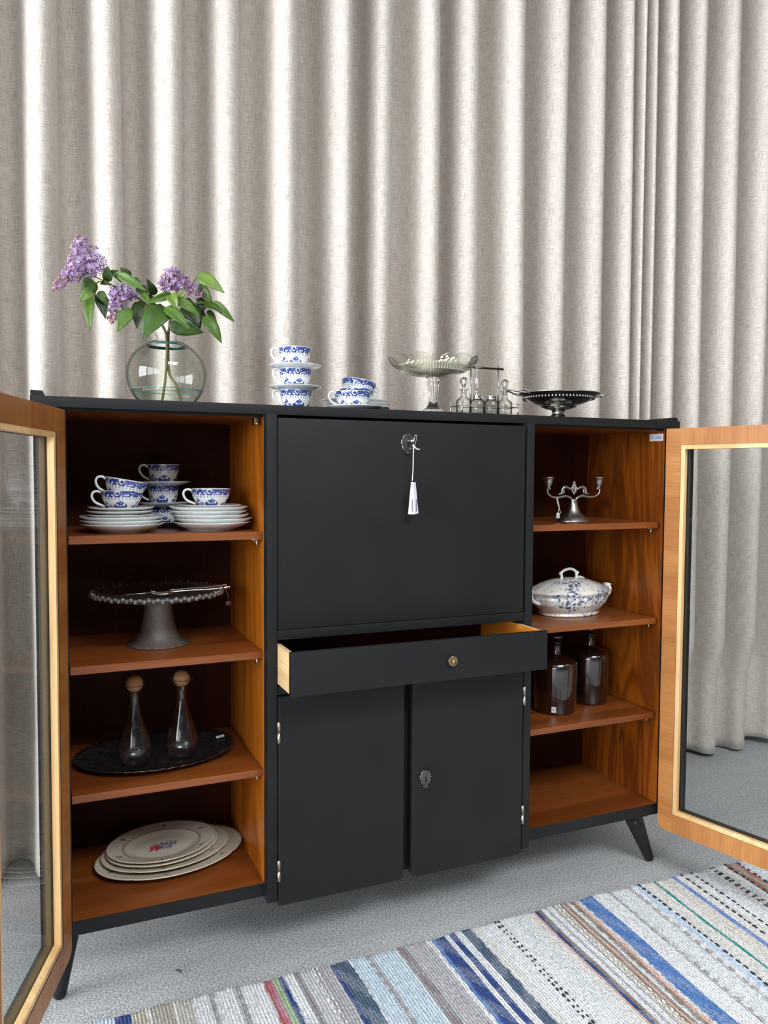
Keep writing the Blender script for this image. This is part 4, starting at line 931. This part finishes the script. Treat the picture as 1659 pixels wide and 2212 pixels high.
LV1 = [((206, 610), (184, 657), 34, 0, .1, -.008), ((207, 632), (180, 661), 27, 2, .1, -.02), ((203, 645), (200, 716), 22, 1, .2, -.005), ((222, 636), (232, 690), 27, 3, .3, .01), ((220, 634), (236, 664), 18, 0, .2, -.012),
       ((241, 610), (239, 577), 22, 0, .3, .01), ((281, 602), (266, 576), 27, 0, .2, .02), ((256, 597), (316, 634), 20, 1, .3, -.015), ((268, 610), (243, 600), 17, 0, .3, -.005), ((303, 617), (322, 646), 24, 3, .2, .01), ((283, 668), (256, 718), 33, 1, .1, -.01),
       ((306, 650), (297, 709), 28, 3, .2, .0), ((230, 600), (262, 585), 16, 0, .4, .02), ((240, 605), (222, 618), 18, 3, .2, .02), ((290, 600), (308, 622), 18, 0, .4, .02), ((310, 635), (322, 665), 16, 1, .3, -.01)]
LV2 = [((354, 668), (303, 737), 55, 0, .12, -.045), ((349, 672), (402, 721), 27, 1, .25, -.06), ((372, 652), (425, 690), 22, 1, .3, -.06), ((362, 700), (436, 718), 36, 0, .15, -.025), ((437, 684), (476, 741), 30, 1, .12, -.03),
       ((429, 590), (484, 630), 30, 2, .1, -.01), ((437, 605), (468, 660), 22, 1, .2, .01), ((462, 648), (509, 692), 20, 1, .3, -.01), ((453, 665), (470, 708), 15, 0, .2, 0), ((452, 628), (438, 672), 32, 3, .2, .015), ((369, 641), (312, 661), 18, 1, .5, -.04),
       ((364, 643), (376, 678), 24, 2, .6, -.055), ((402, 655), (432, 708), 46, 3, .1, 0.0), ((380, 652), (400, 630), 18, 2, .2, -.02), ((443, 655), (480, 674), 20, 0, .3, -.005), ((336, 638), (316, 606), 19, 3, .3, -.01), ((392, 665), (372, 712), 40, 3, .1, .02),
       ((340, 650), (318, 690), 30, 3, .2, .02), ((400, 650), (425, 655), 26, 3, .2, .02), ((360, 655), (340, 690), 34, 3, .2, .03), ((425, 660), (455, 690), 24, 3, .2, .02), ((320, 640), (345, 648), 20, 3, .2, .02)]
for L_, P_, sd in ((LV1, BR1, 1), (LV2, BR2, 2)):
    r = random.Random(sd)
    for (b0, t0_, w, mi, fold, dp) in L_:
        leaf_mesh('leaf', bp(*b0, dp + r.uniform(-.002, .002)), bp(*t0_, dp - r.uniform(.005, .03)), w * .00115, fold + .1, r.uniform(-.45, .45), LEAF[mi], P_)

# ---------------------------------------------------------------- rag rug
WHT = (0.56, 0.57, 0.585); PB = (0.42, 0.49, 0.55); GR = (0.34, 0.335, 0.35); DG = (0.22, 0.20, 0.215); NV = (0.035, 0.06, 0.18); SL = (0.07, 0.10, 0.15); CRM = (0.53, 0.525, 0.51); BL = (0.075, 0.16, 0.37); TE = (0.03, 0.20, 0.19); BR = (0.20, 0.165, 0.145); PK = (0.50, 0.33, 0.27); PGN = (0.52, 0.545, 0.555)
STR = [(-.2, PB), (.036, PB), (.078, PB), (.082, NV), (.114, (0.10, .14, .30)), (.117, (.36, .34, .29)), (.15, CRM), (.158, (.33, .31, .27)), (.208, CRM), (.215, (.42, .40, .37)), (.252, WHT), (.289, GR), (.301, WHT), (.349, GR), (.365, WHT), (.420, (.30, .10, .10)), (.430, (.40, .14, .2)), (.441, (.28, .36, .24)), (.459, NV), (.470, WHT), (.488, WHT), (.497, DG), (.511, (.42, .42, .43)), (.547, GR), (.584, (.40, .38, .39)), (.590, NV), (.600, SL), (.632, SL), (.640, WHT), (.645, PB), (.686, GR), (.700, PB), (.712, PB), (.766, WHT), (.770, DG), (.795, (.36, .35, .36)), (.820, GR), (.856, WHT), (.868, (.10, .18, .40)), (.880, NV), (.900, NV), (.911, WHT), (.924, NV), (.943, WHT), (.964, SL), (.992, CRM), (1.02, WHT), (1.12, PGN), (1.155, CRM), (1.184, CRM), (1.19, PK), (1.197, NV), (1.209, BR), (1.22, WHT), (1.234, GR), (1.243, WHT), (1.258, GR), (1.265, (.45, .42, .36)), (1.285, BR), (1.292, PK), (1.30, BR), (1.309, CRM), (1.318, BR), (1.333, PK), (1.342, CRM), (1.35, BL), (1.398, BL), (1.401, WHT), (1.455, GR), (1.463, PGN), (1.528, GR), (1.534, WHT), (1.552, (.40, .48, .60)), (1.572, CRM), (1.617, TE), (1.629, CRM), (1.65, (.50, .48, .45)), (1.691, (.12, .19, .42)), (1.704, CRM), (1.75, WHT), (1.822, CRM), (1.88, WHT), (1.898, (.30, .15, .12)), (1.92, (.30, .32, .22)), (1.934, (.35, .12, .12)), (1.946, PGN), (2.05, GR), (2.065, PGN), (2.15, NV), (2.17, WHT), (2.26, BL), (2.29, CRM), (2.6, PGN)]
def stripe(x):
    c = STR[0][1]
    for p, col in STR:
        if x >= p: c = col
        else: break
    return c
def rug_edge(x): return -0.074 + .006 * math.sin(x * 5.1 + 1) + .0035 * math.sin(x * 41) + .002 * noise.noise(Vector((x * 160, 0, 0)))
RX0, RX1, RL = -0.12, 2.40, 1.15
def rug():
    m = MB(); m.c = []; nx = 1260; ny = 150; vs = []; cs = []; fs = []
    for j in range(ny + 1):
        for i in range(nx + 1):
            x = RX0 + (RX1 - RX0) * i / nx; e = rug_edge(x); y = e - RL * j / ny; s = e - y
            wob = .0045 * noise.noise(Vector((x * 5, y * 3, 0))) + .0012 * noise.noise(Vector((x * 30, y * 11, 4)))
            X = x + wob * min(1, s * 6); fan = -0.085 * s * (1 if x > .9 else 0) * min(1, (x - .9) * 1.6)
            c = stripe(x + .0012 * noise.noise(Vector((x * 20, y * 60, 9))))
            n = noise.noise(Vector((x * 420, y * 90, 1))) * .5 + noise.noise(Vector((x * 70, y * 60, 2))) * .35
            rib = .5 + .5 * math.sin(2 * PI * (y / .0145 + (i % 2) * .5))
            f = 1.26 + .36 * n; c = tuple(min(.88, max(0.01, v * f)) for v in c)
            if rib > .86 and sum(c) < 1.1: c = lerp(c, (.5, .52, .55), .45)
            z = .0065 + .0016 * math.sin(x * 2 * PI / .0078) * (0.5 + rib) + .0010 * noise.noise(Vector((x * 90, y * 90, 5))) + .002 * noise.noise(Vector((x * 6, y * 5, 8)))
            if j == 0: z = .001
            vs.append((X + fan, y, z)); cs.append(c)
    w = nx + 1
    for j in range(ny):
        for i in range(nx): a = j * w + i; fs.append((a, a + w, a + w + 1, a + 1))
    m.v = vs; m.f = fs; m.mi = [0] * len(fs); m.c = cs
    RG = vcol('woven_rag_cotton', 0.92, 0.0, 0.2); t = RG.node_tree; pb = t.nodes['Principled BSDF']
    a = [n_ for n_ in t.nodes if n_.type == 'VERTEX_COLOR'][0]
    fz = noise_tex(t, coords(t, scale=(1, 0.55, 1)), 330, 3, 0.7)
    t.links.new(mix(t, 1.0, a.outputs[0], ramp(t, fz, [(.37, (.48, .49, .51)), (.5, (.98, .98, .98)), (.63, (1.28, 1.28, 1.28))]), 'MULTIPLY'), pb.inputs['Base Color'])
    bump(t, pb, fz, 0.8, 0.002)
    return m.build('rag_rug', RG)
RUG = rug(); tag(RUG, 'long flat-woven rag rug with pale, grey and blue cross stripes on the cement floor', 'rug')
def warp(x, s):
    return x + (-0.085 * s * min(1, (x - .9) * 1.6) if x > .9 else 0) + .003 * math.sin(s * 9 + x * 7)
m = MB(); r = random.Random(11)
def row(x, style, mat_off=0):
    s = .006
    while s < RL * .98:
        L = r.uniform(.010, .019) if style != 'thin' else r.uniform(.016, .026)
        X = warp(x, s) + r.uniform(-.0015, .0015); y = rug_edge(x) - s - L / 2
        offs = (-.0050, .0050) if style == 'pair' else (0,)
        for o_ in offs: m.add(*ball((X + o_, y + r.uniform(-.003, .003), .0085), L / 2, 7, (.40 if style != 'pair' else .34) if style != 'thin' else .22, 1.0 if style != 'pair' else .80, .28))
        s += L + (r.uniform(.004, .010) if style != 'thin' else r.uniform(.012, .022))
row(1.070, 'pair'); row(1.570, 'dash'); row(1.728, 'dash'); row(1.765, 'dash'); row(1.845, 'pair'); row(1.898, 'dash'); row(1.944, 'dash')
o = m.build('dark_yarn_knots', plain('black_yarn', (0.012, 0.013, 0.02), .9), RUG); o['kind'] = 'stuff'
m = MB(); row(.857, 'thin'); row(1.272, 'pair'); row(.552, 'pair')
o = m.build('pale_yarn_knots', plain('white_yarn', (0.62, 0.58, 0.55), .9), RUG); o['kind'] = 'stuff'
m = MB(); row(.295, 'thin'); row(.357, 'thin'); row(1.459, 'thin'); row(1.531, 'thin'); row(.690, 'thin')
o = m.build('grey_yarn_knots', plain('grey_yarn', (0.25, 0.25, 0.25), .9), RUG); o['kind'] = 'stuff'

# ---------------------------------------------------------------- crumbs on the floor
m = MB(); m.add(*tube(spline([(0.236, 0.050, .003), (.243, .040, .006), (.249, .028, .003)], 4), [.0008, .0015, .002, .0024, .0024, .002, .0015, .0008, .0005], 6)); tag(m.build('dry_leaf_bit', plain('dry_brown', (0.06, 0.045, 0.02), .8)), 'tiny dry curled leaf bit on the floor in front of the left unit', 'leaf bit')
